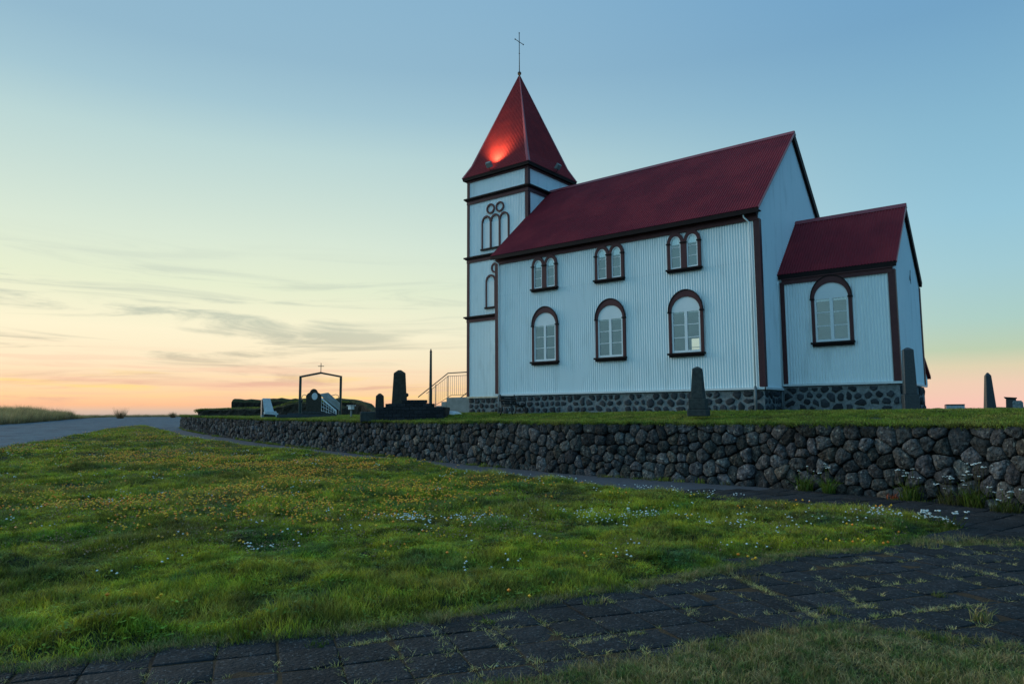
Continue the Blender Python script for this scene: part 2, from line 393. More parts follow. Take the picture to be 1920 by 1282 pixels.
PITCHC, AMP = 0.08, 0.012
def corr(mb, O, U, V, Nn, length, lo, hi, holes=(), samples=6, pitch=PITCHC, amp=AMP, brk=()):
    """corrugated sheet: U across the ribs, V along them. lo(u), hi(u) bounds."""
    O, U, V, Nn = Vector(O), Vector(U), Vector(V), Vector(Nn)
    n = max(2, int(length / pitch * samples))
    us = sorted(set([length * i / n for i in range(n + 1)] + [h for hh in holes for h in hh[:2] if 0 < h < length]))
    for a, b in zip(us[:-1], us[1:]):
        if b - a < 1e-5: continue
        mid = (a + b) / 2
        l0, l1, h0, h1 = lo(a), lo(b), hi(a), hi(b)
        cuts = sorted([(h[2], h[3]) for h in holes if h[0] < mid < h[1]])
        segs = []; s0, s1 = l0, l1
        for z0, z1 in cuts:
            segs.append((s0, s1, z0, z0)); s0 = s1 = z1
        segs.append((s0, s1, h0, h1))
        wa = math.sin(2 * math.pi * a / pitch) * amp; wb = math.sin(2 * math.pi * b / pitch) * amp
        for q0, q1, r0, r1 in segs:
            if r0 - q0 < 1e-4 and r1 - q1 < 1e-4: continue
            mb.quad(O + U * a + V * q0 + Nn * wa, O + U * b + V * q1 + Nn * wb, O + U * b + V * r1 + Nn * wb, O + U * a + V * r0 + Nn * wa)
    return mb

# ------------------------------------------------------------------ terrain functions
Fh = np.array([math.sin(YAW), math.cos(YAW)])
def ss(a, b, x):
    t = np.clip((np.asarray(x, float) - a) / (b - a), 0, 1); return t * t * (3 - 2 * t)
def depth(x, y): return (np.asarray(x, float) - CAM.x) * Fh[0] + (np.asarray(y, float) - CAM.y) * Fh[1]
def gz(x, y):
    d = depth(x, y)
    return -2.2 + .65 * ss(16, 58, d) + .62 * ss(58, 120, d) - 5 * ss(135, 400, d)
_g = nrg.random((256, 256))
def vnoise(x, y):
    x = np.asarray(x, float); y = np.asarray(y, float)
    xi = np.floor(x).astype(int); yi = np.floor(y).astype(int); fx = x - xi; fy = y - yi
    fx = fx * fx * (3 - 2 * fx); fy = fy * fy * (3 - 2 * fy)
    g = lambda i, j: _g[i % 256, j % 256]
    return (g(xi, yi) * (1 - fx) + g(xi + 1, yi) * fx) * (1 - fy) + (g(xi, yi + 1) * (1 - fx) + g(xi + 1, yi + 1) * fx) * fy
def fbm(x, y): return vnoise(x, y) * .55 + vnoise(x * 2.1 + 5, y * 2.1) * .3 + vnoise(x * 4.3, y * 4.3 + 9) * .15
def inside(px, py, poly):
    px = np.asarray(px, float); py = np.asarray(py, float); r = np.zeros(px.shape, bool)
    n = len(poly)
    for i in range(n):
        x0, y0 = poly[i]; x1, y1 = poly[(i + 1) % n]
        c = ((y0 > py) != (y1 > py)) & (px < (x1 - x0) * (py - y0) / ((y1 - y0) if y1 != y0 else 1e-9) + x0)
        r ^= c
    return r
def edge_dist(px, py, poly, closed=True):
    px = np.asarray(px, float); py = np.asarray(py, float); d = np.full(px.shape, 1e9)
    n = len(poly)
    for i in range(n if closed else n - 1):
        x0, y0 = poly[i]; x1, y1 = poly[(i + 1) % n]
        dx, dy = x1 - x0, y1 - y0; t = np.clip(((px - x0) * dx + (py - y0) * dy) / (dx * dx + dy * dy + 1e-12), 0, 1)
        d = np.minimum(d, np.hypot(px - x0 - t * dx, py - y0 - t * dy))
    return d

LAWN_TOP = [(-52.94, 6.79), (-40.48, 2.41), (-29.38, -1.31), (-23.39, -2.77), (-18.07, -3.13), (-13.06, -4.22), (-8.42, -5.1), (-4.28, -6.5), (-1.43, -7.16), (.95, -7.43), (2.44, -7.65), (3.93, -7.74), (4.87, -8.31), (5.52, -9.03)]
FRONT_UP = [(5.30, -9.75), (5.0, -10.6), (4.9, -11.1), (4.25, -12.07), (4.02, -13.04), (3.72, -14.01), (3.34, -14.93), (2.98, -15.86), (2.81, -16.3), (2.51, -16.74), (2.08, -17.31), (2.01, -17.68), (1.62, -18.3), (-.4, -21.6), (-2.6, -25)]
LAWN_LEFT = [(-14, -24.5), (-20, -16.3), (-27.72, -9.96), (-32.71, -6.38), (-43.59, .37)]
LAWN = LAWN_TOP + FRONT_UP + LAWN_LEFT
FRONT_LOW = [(9.5, -12.6), (7.4, -13.7), (6.32, -14.0), (5.88, -14.08), (5.44, -14.23), (5.17, -14.22), (4.83, -14.74), (4.53, -15.57), (4.29, -15.97), (4.1, -16.38), (3.6, -17.2), (2.4, -19.5), (.8, -22.4), (-.6, -25)]
FRONT_LOW = [(x + .12, y - .085) for x, y in FRONT_LOW]
PATCH = FRONT_LOW + [(14, -25), (14, -12)]
STRIP = [(4.95, -10.55), (5.25, -9.85), (6.1, -9.55), (7.4, -8.9), (7.6, -9.3), (6.3, -9.95), (5.6, -10.35)]
WALL = [(9.4, -9.6), (7.6, -8.05), (6.6, -7.2), (5.98, -6.71), (5.39, -6.25), (4.23, -5.92), (2.86, -5.60), (1.55, -5.2), (-.21, -5.08), (-2.96, -4.95), (-5.98, -4.33), (-9.26, -3.74), (-14.99, -2.73), (-22.07, -1.39), (-30.79, .82), (-38.5, 3.2), (-44.51, 5.82), (-46.6, 8.2), (-46.9, 12), (-45.5, 20)]
WTOP = [-.92, -.92, -.92, -.92, -.93, -.93, -.92, -.93, -.93, -.94, -.93, -.965, -.94, -.91, -.82, -.77, -.74, -.74, -.74, -.74]
FRONTPAVE = [p for p in FRONT_UP if p[1] <= -10.5] + list(reversed(FRONT_LOW)) + [(9.5, -8.6), (7.6, -9.3), (6.3, -9.95), (5.6, -10.35)]
PATH = LAWN_TOP[1:] + [(5.25, -9.85), (6.1, -9.55), (7.4, -8.9), (9.9, -9.9)] + WALL[:17]
ROAD = [(-9, -28), (-14, -24.5), (-20, -16.3), (-27.72, -9.96), (-32.71, -6.38), (-43.59, .37), (-52.94, 6.79), (-40.48, 2.41), (-38.5, 3.2), (-44.51, 5.82), (-46.9, 12), (-60, 50), (-110, 110), (-175, 120), (-160, 60), (-102.5, 20), (-72, 2.3), (-52, -9.5), (-34, -27)]
RA, RB_ = np.array([-72, 2.3]), np.array([-102.5, 19.9])
def berm(x, y):
    s = (np.asarray(x) - RA[0]) * -.5 + (np.asarray(y) - RA[1]) * -.866
    t = (np.asarray(x) - RA[0]) * -.866 + (np.asarray(y) - RA[1]) * .5
    return .5 * ss(0.2, 5, s) * (1 - ss(30, 48, t)) * ss(-60, -30, t) * (1 - ss(14, 30, s))
def ground_h(x, y):
    x = np.asarray(x, float); y = np.asarray(y, float)
    z = gz(x, y) + berm(x, y)
    ins = inside(x, y, LAWN); ed = edge_dist(x, y, LAWN)
    near = 1 - ss(25, 60, depth(x, y))
    z = z + np.where(ins, ss(0, .5, ed) * (.05 + (fbm(x * 1.25, y * 1.25) - .4) * .24 * near + (vnoise(x * 3.3, y * 3.3) - .5) * .05 * near + (vnoise(x * .35, y * .35) - .5) * .16 * near) + .015, 0)
    ip = inside(x, y, PATCH); ep = edge_dist(x, y, PATCH)
    z = z + np.where(ip, ss(0, .4, ep) * (.06 + (fbm(x * 2, y * 2) - .5) * .08) + .015, 0)
    return z
YC = np.array([-6.0, 14.0])
YPOLY = [(w[0], w[1]) for w in WALL] + [(-38, 34), (-15, 44), (12, 42), (30, 30), (32, 5), (20, -8)]
def yard_h(x, y):
    x = np.asarray(x, float); y = np.asarray(y, float)
    best = np.full(x.shape, 1e9); wz = np.full(x.shape, -.74)
    for i in range(len(WALL) - 1):
        x0, y0 = WALL[i]; x1, y1 = WALL[i + 1]; dx, dy = x1 - x0, y1 - y0
        t = np.clip(((x - x0) * dx + (y - y0) * dy) / (dx * dx + dy * dy), 0, 1)
        d = np.hypot(x - x0 - t * dx, y - y0 - t * dy); z = WTOP[i] * (1 - t) + WTOP[i + 1] * t
        m = d < best; best = np.where(m, d, best); wz = np.where(m, z, wz)
    top = -.66 - .09 * ss(-9, -22, x * 1.0) if False else np.where(x > -9, -.66, -.66 - .09 * ss(9, 22, -x))
    k = ss(0, 4.6, best)
    return wz + .02 + (top - wz - .02) * k + (vnoise(x * .8, y * .8) - .5) * .03

# ------------------------------------------------------------------ setting: ground sheets
def polar_ground():
    na = 420; rs = [0.0] + list(np.geomspace(.6, 140, 250)) + list(np.geomspace(150, 9000, 30))
    pts = [(CAM.x, CAM.y)]
    for r in rs[1:]:
        a = np.arange(na) / na * 2 * np.pi
        pts += list(zip(CAM.x + r * np.cos(a), CAM.y + r * np.sin(a)))
    P = np.array(pts); z = ground_h(P[:, 0], P[:, 1])
    iy = inside(P[:, 0], P[:, 1], YPOLY); z = np.where(iy, z - .25, z)
    f = [(0, 1 + j, 1 + (j + 1) % na) for j in range(na)]
    for k in range(len(rs) - 2):
        b = 1 + k * na; c = b + na
        f += [(b + j, c + j, c + (j + 1) % na, b + (j + 1) % na) for j in range(na)]
    me = bpy.data.meshes.new('ground'); me.from_pydata(np.column_stack([P, z]).tolist(), [], f); me.shade_smooth(); me.materials.append(M_soil)
    o = bpy.data.objects.new('ground', me); COL.objects.link(o); o['kind'] = 'structure'
    return o
polar_ground()
def densify(poly, step):
    out = []
    for i in range(len(poly)):
        a = np.array(poly[i]); b = np.array(poly[(i + 1) % len(poly)])
        d = np.hypot(*(b - a)); mid = (a + b) / 2
        n = max(1, int(d / step(mid)))
        out += [tuple(a + (b - a) * k / n) for k in range(n)]
    return out
def sheet(name, poly, zf, mat, step, kind='structure', label=None):
    bp = densify(poly, step)
    x0, y0 = np.min(poly, 0); x1, y1 = np.max(poly, 0)
    pts = []
    y = y0
    s_min = min(step(np.array(p)) for p in poly)
    gx_, gy_ = np.meshgrid(np.arange(x0, x1, s_min), np.arange(y0, y1, s_min)); gx_ = gx_.ravel(); gy_ = gy_.ravel()
    gx_ = gx_ + nrg.uniform(-.25, .25, gx_.shape) * s_min; gy_ = gy_ + nrg.uniform(-.25, .25, gy_.shape) * s_min
    st = np.array([step(np.array((a, b))) for a, b in zip(gx_, gy_)])
    keep = (nrg.random(gx_.shape) < (s_min / st) ** 2) & inside(gx_, gy_, poly) & (edge_dist(gx_, gy_, poly) > st * .3)
    P = [Vector(p) for p in bp] + [Vector((a, b)) for a, b in zip(gx_[keep], gy_[keep])]
    n = len(bp)
    v, e, f, *_ = delaunay_2d_cdt(P, [(i, (i + 1) % n) for i in range(n)], [], 1, 1e-4)
    V = np.array([(q.x, q.y) for q in v]); z = zf(V[:, 0], V[:, 1])
    me = bpy.data.meshes.new(name); me.from_pydata(np.column_stack([V, z]).tolist(), [], [tuple(q) for q in f])
    bm = bmesh.new(); bm.from_mesh(me); bmesh.ops.recalc_face_normals(bm, faces=bm.faces)
    if sum(q.normal.z for q in bm.faces) < 0: bmesh.ops.reverse_faces(bm, faces=bm.faces)
    bm.to_mesh(me); bm.free()
    me.shade_smooth(); me.materials.append(mat)
    o = bpy.data.objects.new(name, me); COL.objects.link(o); o['kind'] = kind
    if label: o['label'] = label
    return o
sheet('gravel_road', ROAD, lambda x, y: gz(x, y) + .035 + (vnoise(x * .5, y * .5) - .5) * .04, M_road, lambda p: max(1.2, float(depth(*p)) * .03))
footpath = sheet('footpath', PATH, lambda x, y: gz(x, y) + .030, M_pathm, lambda p: max(.5, float(depth(*p)) * .035))
paving = sheet('paving', FRONTPAVE, lambda x, y: gz(x, y) + .038 + (fbm(x * 6, y * 6) - .5) * .02, M_bed, lambda p: .25)
yard = sheet('churchyard_ground', YPOLY, yard_h, M_soil, lambda p: max(.5, float(abs(depth(*p))) * .03))
sea = MB().quad((-9000, 150, -6.3), (9000, 150, -6.3), (9000, 9000, -6.3), (-9000, 9000, -6.3)) if False else None
sb = MB()
for k in range(24):
    a0, a1 = 2 * math.pi * k / 24, 2 * math.pi * (k + 1) / 24
    sb.quad((260 * math.cos(a0), 260 * math.sin(a0), -5.4), (9500 * math.cos(a0), 9500 * math.sin(a0), -5.4), (9500 * math.cos(a1), 9500 * math.sin(a1), -5.4), (260 * math.cos(a1), 260 * math.sin(a1), -5.4))
sb.build('sea', M_sea, kind='structure')

# ------------------------------------------------------------------ paving slabs
def place_slabs(parent, poly, ax, origin, pitch, zoff, mat, maxdepth=1e9, gap=.0065):
    ax = np.array(ax); cr = np.array([ax[1], -ax[0]])
    c = 0
    protos = []
    for k in range(14):
        g_ = MB(); hp = pitch / 2 - gap; K = 5
        for a in range(K):
            for b in range(K):
                ed_ = a in (0, K - 1) or b in (0, K - 1); co_ = a in (0, K - 1) and b in (0, K - 1)
                u = (-1, -.93, 0, .93, 1)[a] * hp; w = (-1, -.93, 0, .93, 1)[b] * hp
                if co_: u *= rng.uniform(.93, .99); w *= rng.uniform(.93, .99)
                g_.v.append((u + rng.uniform(-.003, .003), w + rng.uniform(-.003, .003), (-rng.uniform(.002, .005) if ed_ else rng.uniform(-.003, .002))))
        for a in range(K - 1):
            for b in range(K - 1): q = a * K + b; g_.f.append((q, q + K, q + K + 1, q + 1))
        ring = [a * K for a in range(K)] + [(K - 1) * K + b for b in range(1, K)] + [a * K + K - 1 for a in range(K - 2, -1, -1)] + [b for b in range(K - 2, 0, -1)]
        lo_i = []
        for q in ring: lo_i.append(g_.vert((g_.v[q][0], g_.v[q][1], -.05)))
        for q in range(len(ring)): q2 = (q + 1) % len(ring); g_.f.append((ring[q], lo_i[q], lo_i[q2], ring[q2]))
        me = g_.mesh('slab', tint=(1, 1, 1)); me.shade_smooth()
        t = rng.uniform(.6, 1.35); ca = me.color_attributes['tint']
        for d in ca.data: d.color = (t * rng.uniform(.97, 1.03), t, t * 1.03, 1)
        me.materials.append(mat); protos.append(me)
    tt = np.array([np.dot(p, ax) for p in poly]); nn = np.array([np.dot(p, cr) for p in poly])
    i0, i1 = int((tt.min() - origin[0]) / pitch) - 1, int((tt.max() - origin[0]) / pitch) + 1
    j0, j1 = int((nn.min() - origin[1]) / pitch) - 1, int((nn.max() - origin[1]) / pitch) + 1
    for j in range(j0, j1):
        for i in range(i0, i1):
            p = ax * (origin[0] + (i + .5) * pitch) + cr * (origin[1] + (j + .5) * pitch)
            if not inside(p[0], p[1], poly) and edge_dist(p[0], p[1], poly) > .12: continue
            d = float(depth(*p)); lat = (p[0] - CAM.x) * Rt.x + (p[1] - CAM.y) * Rt.y
            if d > maxdepth or d < 3.2 or abs(lat) > d * .78 + 1.2: continue
            o = bpy.data.objects.new('slab', rng.choice(protos)); COL.objects.link(o); o.parent = parent
            o.location = (p[0] + rng.uniform(-.004, .004), p[1] + rng.uniform(-.004, .004), float(gz(*p)) + zoff + rng.uniform(-.004, .006))
            o.rotation_euler = (R_(rng.uniform(-.9, .9)), R_(rng.uniform(-.9, .9)), math.atan2(ax[1], ax[0]) + R_(rng.uniform(-.8, .8)) + rng.choice((0, 0, math.pi)))
            c += 1
    return c
n1 = place_slabs(paving, FRONTPAVE, (.53, .848), (-13.32, 10.60), .354, .045, M_slab)
pth = [p for p in PATH]
n2 = place_slabs(footpath, PATH, (-.966, .26), (0, .05), .42, .052, M_slab, maxdepth=13.8)
print('slabs', n1, n2)

# ------------------------------------------------------------------ stones by Voronoi cells
def clip(poly, px, py, nx, ny):
    out = []
    for i in range(len(poly)):
        a = poly[i]; b = poly[(i + 1) % len(poly)]
        da = (a[0] - px) * nx + (a[1] - py) * ny; db = (b[0] - px) * nx + (b[1] - py) * ny
        if da <= 0: out.append(a)
        if (da < 0 < db) or (db < 0 < da):
            t = da / (da - db); out.append((a[0] + (b[0] - a[0]) * t, a[1] + (b[1] - a[1]) * t))
    return out
def cells(w, h0, h1, size, r, drop=.12, jit=.38, aspect=1.15):
    """irregular cells tiling [0,w] x [h0(s),h1(s)]"""
    seeds = []
    hmax = 2.2; z = -.0
    rows = int((h1(0) - h0(0)) / (size) + .5)
    for k in range(rows):
        s = -size + r.random() * size
        while s < w + size:
            f = r.uniform(.7, 1.45)
            s += size * aspect * f
            if r.random() < drop: continue
            tz = (k + .5 + r.uniform(-jit, jit)) / rows
            seeds.append((s + r.uniform(-.1, .1) * size, tz))
    res = []
    S2 = [(s, h0(s) + (h1(s) - h0(s)) * t) for s, t in seeds]
    S2.sort()
    xs = [q[0] for q in S2]
    import bisect
    for i, (s, z) in enumerate(S2):
        if not (0 < s < w): continue
        a, b = max(0, s - 2.2 * size), min(w, s + 2.2 * size)
        poly = [(a, h0(a)), (b, h0(b)), (b, h1(b)), (a, h1(a))]
        lo = bisect.bisect_left(xs, s - 4.0 * size); hi = bisect.bisect_right(xs, s + 4.0 * size)
        for j in range(lo, hi):
            if j == i: continue
            q = S2[j]; dx, dz = q[0] - s, q[1] - z
            L = math.hypot(dx, dz)
            if L < 1e-6 or L > 4 * size: continue
            poly = clip(poly, (s + q[0]) / 2, (z + q[1]) / 2, dx / L, dz / L)
            if len(poly) < 3: break
        if len(poly) >= 3:
            A = sum(poly[k][0] * poly[(k + 1) % len(poly)][1] - poly[(k + 1) % len(poly)][0] * poly[k][1] for k in range(len(poly))) / 2
            if abs(A) > .15 * size * size: res.append(poly)
    return res
def stone_outline(poly, n, gap, r, rough=.04):
    cx = sum(p[0] for p in poly) / len(poly); cy = sum(p[1] for p in poly) / len(poly)
    rad = []
    a0 = r.random() * 6.28
    for k in range(n):
        a = a0 + 2 * math.pi * k / n; dx, dy = math.cos(a), math.sin(a); best = 9
        for i in range(len(poly)):
            p = poly[i]; q = poly[(i + 1) % len(poly)]
            ex, ey = q[0] - p[0], q[1] - p[1]; den = dx * ey - dy * ex
            if abs(den) < 1e-9: continue
            t = ((p[0] - cx) * ey - (p[1] - cy) * ex) / den; u = ((p[0] - cx) * dy - (p[1] - cy) * dx) / den
            if t > 0 and -1e-6 <= u <= 1 + 1e-6: best = min(best, t)
        rad.append(best)
    sm = [min(rad[k], .07 * rad[k - 1] + .86 * rad[k] + .07 * rad[(k + 1) % n]) for k in range(n)]
    sm = [max(.02, v * (1 + r.uniform(-rough, rough)) - gap) for v in sm]
    return cx, cy, [(cx + sm[k] * math.cos(a0 + 2 * math.pi * k / n), cy + sm[k] * math.sin(a0 + 2 * math.pi * k / n)) for k in range(n)]
def stone_mesh(mb, poly, place, gap, r, bulge=.09, n=10, back=-.06, mid=.02, rings=((1.0, None, 0), (.80, .6, 0), (.45, .92, 0))):
    cx, cy, ol = stone_outline(poly, n, gap, r)
    base = len(mb.v); prm = r.uniform(-.025, .03) * (bulge / .09)
    tilt = (r.uniform(-.12, .12), r.uniform(-.12, .12))
    def P(f, d, noise=0): 
        for (x, y) in ol:
            q = (cx + (x - cx) * f, cy + (y - cy) * f)
            mb.v.append(tuple(place(q[0], q[1], d + (0 if f == 1 and d < 0 else prm + (q[0] - cx) * tilt[0] + (q[1] - cy) * tilt[1]) + r.uniform(-noise, noise))))
    P(1, back); P(1.0, mid, bulge * .15); P(.91, bulge * .80, bulge * .22); P(.5, bulge * .95, bulge * .32)
    for k in range(3):
        for j in range(n):
            q = (j + 1) % n
            mb.f.append((base + k * n + j, base + k * n + q, base + (k + 1) * n + q, base + (k + 1) * n + j))
    c = mb.vert(place(cx, cy, bulge * 1.02 + prm))
    for j in range(n): mb.f.append((base + 3 * n + j, base + 3 * n + (j + 1) % n, c))
def stone_tint(r):
    v = r.choice((.5, .7, .85, 1.0, 1.1, 1.3, 1.7)) * r.uniform(.85, 1.15)
    w = r.random()
    if w < .08: return (v * 1.12, v * 1.0, v * .88)
    return (v * r.uniform(.92, 1.05), v, v * r.uniform(.98, 1.12))

# boundary wall -----------------------------------------------------
WS = [0.0]
for a, b in zip(WALL[:-1], WALL[1:]): WS.append(WS[-1] + math.dist(a, b))
def wall_at(s):
    s = max(0, min(WS[-1] - 1e-6, s))
    k = 0
    while WS[k + 1] < s: k += 1
    t = (s - WS[k]) / (WS[k + 1] - WS[k])
    x = WALL[k][0] * (1 - t) + WALL[k + 1][0] * t; y = WALL[k][1] * (1 - t) + WALL[k + 1][1] * t
    # smooth normal
    def nr(k): 
        k = max(0, min(len(WALL) - 2, k)); dx, dy = WALL[k + 1][0] - WALL[k][0], WALL[k + 1][1] - WALL[k][1]; L = math.hypot(dx, dy); return (dy / L * -1 if False else dy / L, -dx / L)
    n0 = nr(k); 
    if t < .5: n1_ = nr(k - 1); w = .5 - t
    else: n1_ = nr(k + 1); w = t - .5
    nx, ny = n0[0] * (1 - w) + n1_[0] * w, n0[1] * (1 - w) + n1_[1] * w
    L = math.hypot(nx, ny); nx, ny = nx / L, ny / L
    # outward = away from the yard centre
    if nx * (x - YC[0]) + ny * (y - YC[1]) < 0: nx, ny = -nx, -ny
    return x, y, nx, ny, WTOP[k] * (1 - t) + WTOP[k + 1] * t
def wbase(s):
    x, y, *_ = wall_at(s); return float(gz(x, y)) - .03
def wtop(s): return wall_at(s)[4] + .01 + .07 * (float(vnoise(s * 2.2, 1.3)) - .5)
wallT = thing('stone_wall', 'long dark dry stone retaining wall topped with grass along the footpath', 'wall')
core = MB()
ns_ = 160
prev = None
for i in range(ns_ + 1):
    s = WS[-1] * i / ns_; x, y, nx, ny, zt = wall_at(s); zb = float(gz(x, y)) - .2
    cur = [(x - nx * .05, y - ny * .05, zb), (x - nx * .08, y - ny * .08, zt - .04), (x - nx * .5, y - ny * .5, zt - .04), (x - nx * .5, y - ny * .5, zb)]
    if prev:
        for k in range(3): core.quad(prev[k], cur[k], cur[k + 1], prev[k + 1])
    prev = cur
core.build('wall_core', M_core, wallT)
rw = random.Random(11)
cl_ = cells(WS[-1], wbase, wtop, .215, rw, drop=.17, jit=.46)
def wplace(s, z, d):
    x, y, nx, ny, zt = wall_at(s)
    bt = (z - zt) * -.05        # slight batter
    return (x + nx * (d - .03 + bt), y + ny * (d - .03 + bt), z)
info = []
for p in cl_:
    cs = sum(q[0] for q in p) / len(p); x, y, *_ = wall_at(cs)
    d = float(depth(x, y)); lat = (x - CAM.x) * Rt.x + (y - CAM.y) * Rt.y
    vis = d > 1 and abs(lat) < d * .75
    A = abs(sum(p[k][0] * p[(k + 1) % len(p)][1] - p[(k + 1) % len(p)][0] * p[k][1] for k in range(len(p)))) / 2
    info.append(((A / d / d) if vis else 0, p))
info.sort(key=lambda q: -q[0])
for k, (sc_, p) in enumerate(info[:299]):
    mb = MB(); stone_mesh(mb, p, wplace, rw.uniform(.001, .012), rw, bulge=rw.uniform(.05, .10), n=13)
    mb.build('stone', M_basalt, wallT, smooth=True, tint=stone_tint(rw), fix=True)
mb = MB(); tints = []
for sc_, p in info[299:]:
    n0 = len(mb.v); stone_mesh(mb, p, wplace, rw.uniform(.001, .012), rw, bulge=rw.uniform(.05, .11), n=9)
    t = stone_tint(rw); tints += [t] * (len(mb.v) - n0)
mb.build('distant_stones', M_basalt, wallT, smooth=True, kind='stuff', tint=np.array(tints), fix=True)
print('stones', len(info))

# ------------------------------------------------------------------ church
church = thing('church', 'white corrugated iron church with a red roof and a pointed red spire', 'church')
L_, W_, He, Hr = 9.677, 7.0, 5.09, 8.444
v0, v1 = 1.96, 5.04
TX0, TX1 = -12.847, -9.677
C1y, CX1 = 1.518, 3.076
HeC, HrC = 3.445, 5.428
sl = math.atan2(Hr - He, W_ / 2 + .25)            # nave roof slope
def roofz(y): return Hr - abs(y - W_ / 2) * math.tan(sl)
slC = math.atan2(HrC - HeC, (W_ - 2 * C1y) / 2 + .04)
def roofzC(y): return HrC - abs(y - W_ / 2) * math.tan(slC)
WX = [-7.46, -4.864, -2.26]
HOLE = (.475, 1.09, 2.31)         # half width, bottom, top of lower window openings
holes = [(x + L_ - HOLE[0], x + L_ + HOLE[0], HOLE[1], HOLE[2]) for x in WX]
holes += [(x + L_ + s_ * .255 - .175, x + L_ + s_ * .255 + .175, 3.70, 4.42) for x in WX for s_ in (-1, 1)]
# nave walls (front and back with openings, two gables)
mb = corr(MB(), (-L_, 0, 0), (1, 0, 0), (0, 0, 1), (0, -1, 0), L_, lambda u: 0, lambda u: 5.0, holes)
mb.build('nave_wall', M_white, church, fix=False)
mb = corr(MB(), (-L_, W_, 0), (1, 0, 0), (0, 0, 1), (0, 1, 0), L_, lambda u: 0, lambda u: 5.0, holes)
mb.build('nave_wall', M_white, church, fix=False)
corr(MB(), (0, 0, 0), (0, 1, 0), (0, 0, 1), (1, 0, 0), W_, lambda u: 0, lambda u: roofz(u) - .06).build('gable_wall', M_white, church, fix=False)
corr(MB(), (-L_, 0, 0), (0, 1, 0), (0, 0, 1), (-1, 0, 0), W_, lambda u: 0, lambda u: roofz(u) - .06).build('gable_wall', M_white, church, fix=False)
# interior
mb = MB()
for yy in (.13, W_ - .13):
    xs = sorted([-L_ + .1, -.1] + [x + k * HOLE[0] for x in WX for k in (-1, 1)])
    for a, b in zip(xs[:-1], xs[1:]):
        if any(a < x < b for x in WX):
            mb.quad((a, yy, .05), (b, yy, .05), (b, yy, HOLE[1]), (a, yy, HOLE[1])); mb.quad((a, yy, HOLE[2]), (b, yy, HOLE[2]), (b, yy, 3.6), (a, yy, 3.6))
        else: mb.quad((a, yy, .05), (b, yy, .05), (b, yy, 3.6), (a, yy, 3.6))
for xx in (-L_ + .1, -.1): mb.quad((xx, .13, .05), (xx, W_ - .13, .05), (xx, W_ - .13, 3.6), (xx, .13, 3.6))
mb.quad((-L_ + .1, .0, 3.6), (-.1, .0, 3.6), (-.1, W_, 3.6), (-L_ + .1, W_, 3.6))
for x in WX:                      # reveals
    for y0_, y1_ in ((-.0, .13), (W_ - .13, W_ + .0)):
        a, b = x - HOLE[0], x + HOLE[0]
        mb.quad((a, y0_, HOLE[1]), (a, y1_, HOLE[1]), (a, y1_, HOLE[2]), (a, y0_, HOLE[2])); mb.quad((b, y0_, HOLE[1]), (b, y1_, HOLE[1]), (b, y1_, HOLE[2]), (b, y0_, HOLE[2]))
        mb.quad((a, y0_, HOLE[1]), (b, y0_, HOLE[1]), (b, y1_, HOLE[1]), (a, y1_, HOLE[1])); mb.quad((a, y0_, HOLE[2]), (b, y0_, HOLE[2]), (b, y1_, HOLE[2]), (a, y1_, HOLE[2]))
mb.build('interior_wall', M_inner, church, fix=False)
box(-L_ + .1, -.1, .13, W_ - .13, 0, .05).build('interior_floor', M_floor, church)
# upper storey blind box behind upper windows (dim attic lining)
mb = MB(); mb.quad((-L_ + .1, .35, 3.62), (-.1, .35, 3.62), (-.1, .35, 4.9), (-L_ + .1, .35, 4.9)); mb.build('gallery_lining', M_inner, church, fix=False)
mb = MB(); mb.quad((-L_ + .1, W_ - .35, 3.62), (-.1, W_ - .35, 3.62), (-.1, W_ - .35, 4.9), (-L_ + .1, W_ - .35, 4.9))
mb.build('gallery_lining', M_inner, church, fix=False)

def roof(x0, x1, ymid, yeave, zr, ze, name='roof', mat=M_red, back=True):
    par = None
    for sgn in (-1, 1):
        e = Vector((x0, ymid + sgn * yeave, ze)); rdg = Vector((x0, ymid, zr)); V = (rdg - e); ln = V.length; V.normalize()
        Nn = Vector((1, 0, 0)).cross(V) * (1 if sgn < 0 else -1)
        if Nn.z < 0: Nn = -Nn
        m = corr(MB(), e, (1, 0, 0), V, Nn, x1 - x0, lambda u: 0, lambda u: ln, amp=.010)
        o = m.build(name, mat, church, fix=False)
        # solid deck under the sheet
        d = MB(); t = .05
        a, b = e - Nn * .015, rdg - Nn * .015
        d.hexa([a - Nn * t, Vector((x1, a.y, a.z)) - Nn * t, Vector((x1, b.y, b.z)) - Nn * t, b - Nn * t], [a, Vector((x1, a.y, a.z)), Vector((x1, b.y, b.z)), b])
        d.build('roof_deck', M_black, o)
        par = o
    # ridge cap
    rc = MB()
    for sgn in (-1, 1):
        V = (Vector((0, sgn * yeave, ze - zr))).normalized()
        Nn = Vector((0, -V.z * -sgn, abs(V.y))).normalized(); Nn = Vector((0, abs(V.z) * sgn, abs(V.y)))
        a = Vector((x0 - .01, ymid, zr)) + Nn * .0; 
        q = [a + Nn * .03, a + V * .16 + Nn * .018]
        rc.quad(q[0] + Vector((0, 0, .012)), q[0] + Vector((x1 - x0 + .02, 0, .012)), q[1] + Vector((x1 - x0 + .02, 0, 0)), q[1])
    rc.build('ridge_cap', M_redridge, church)
roof(-L_ - .06, .10, W_ / 2, W_ / 2 + .28, Hr, roofz(-.28))
roof(-.02, CX1 + .09, W_ / 2, W_ / 2 - C1y + .10, HrC, roofzC(C1y - .10))
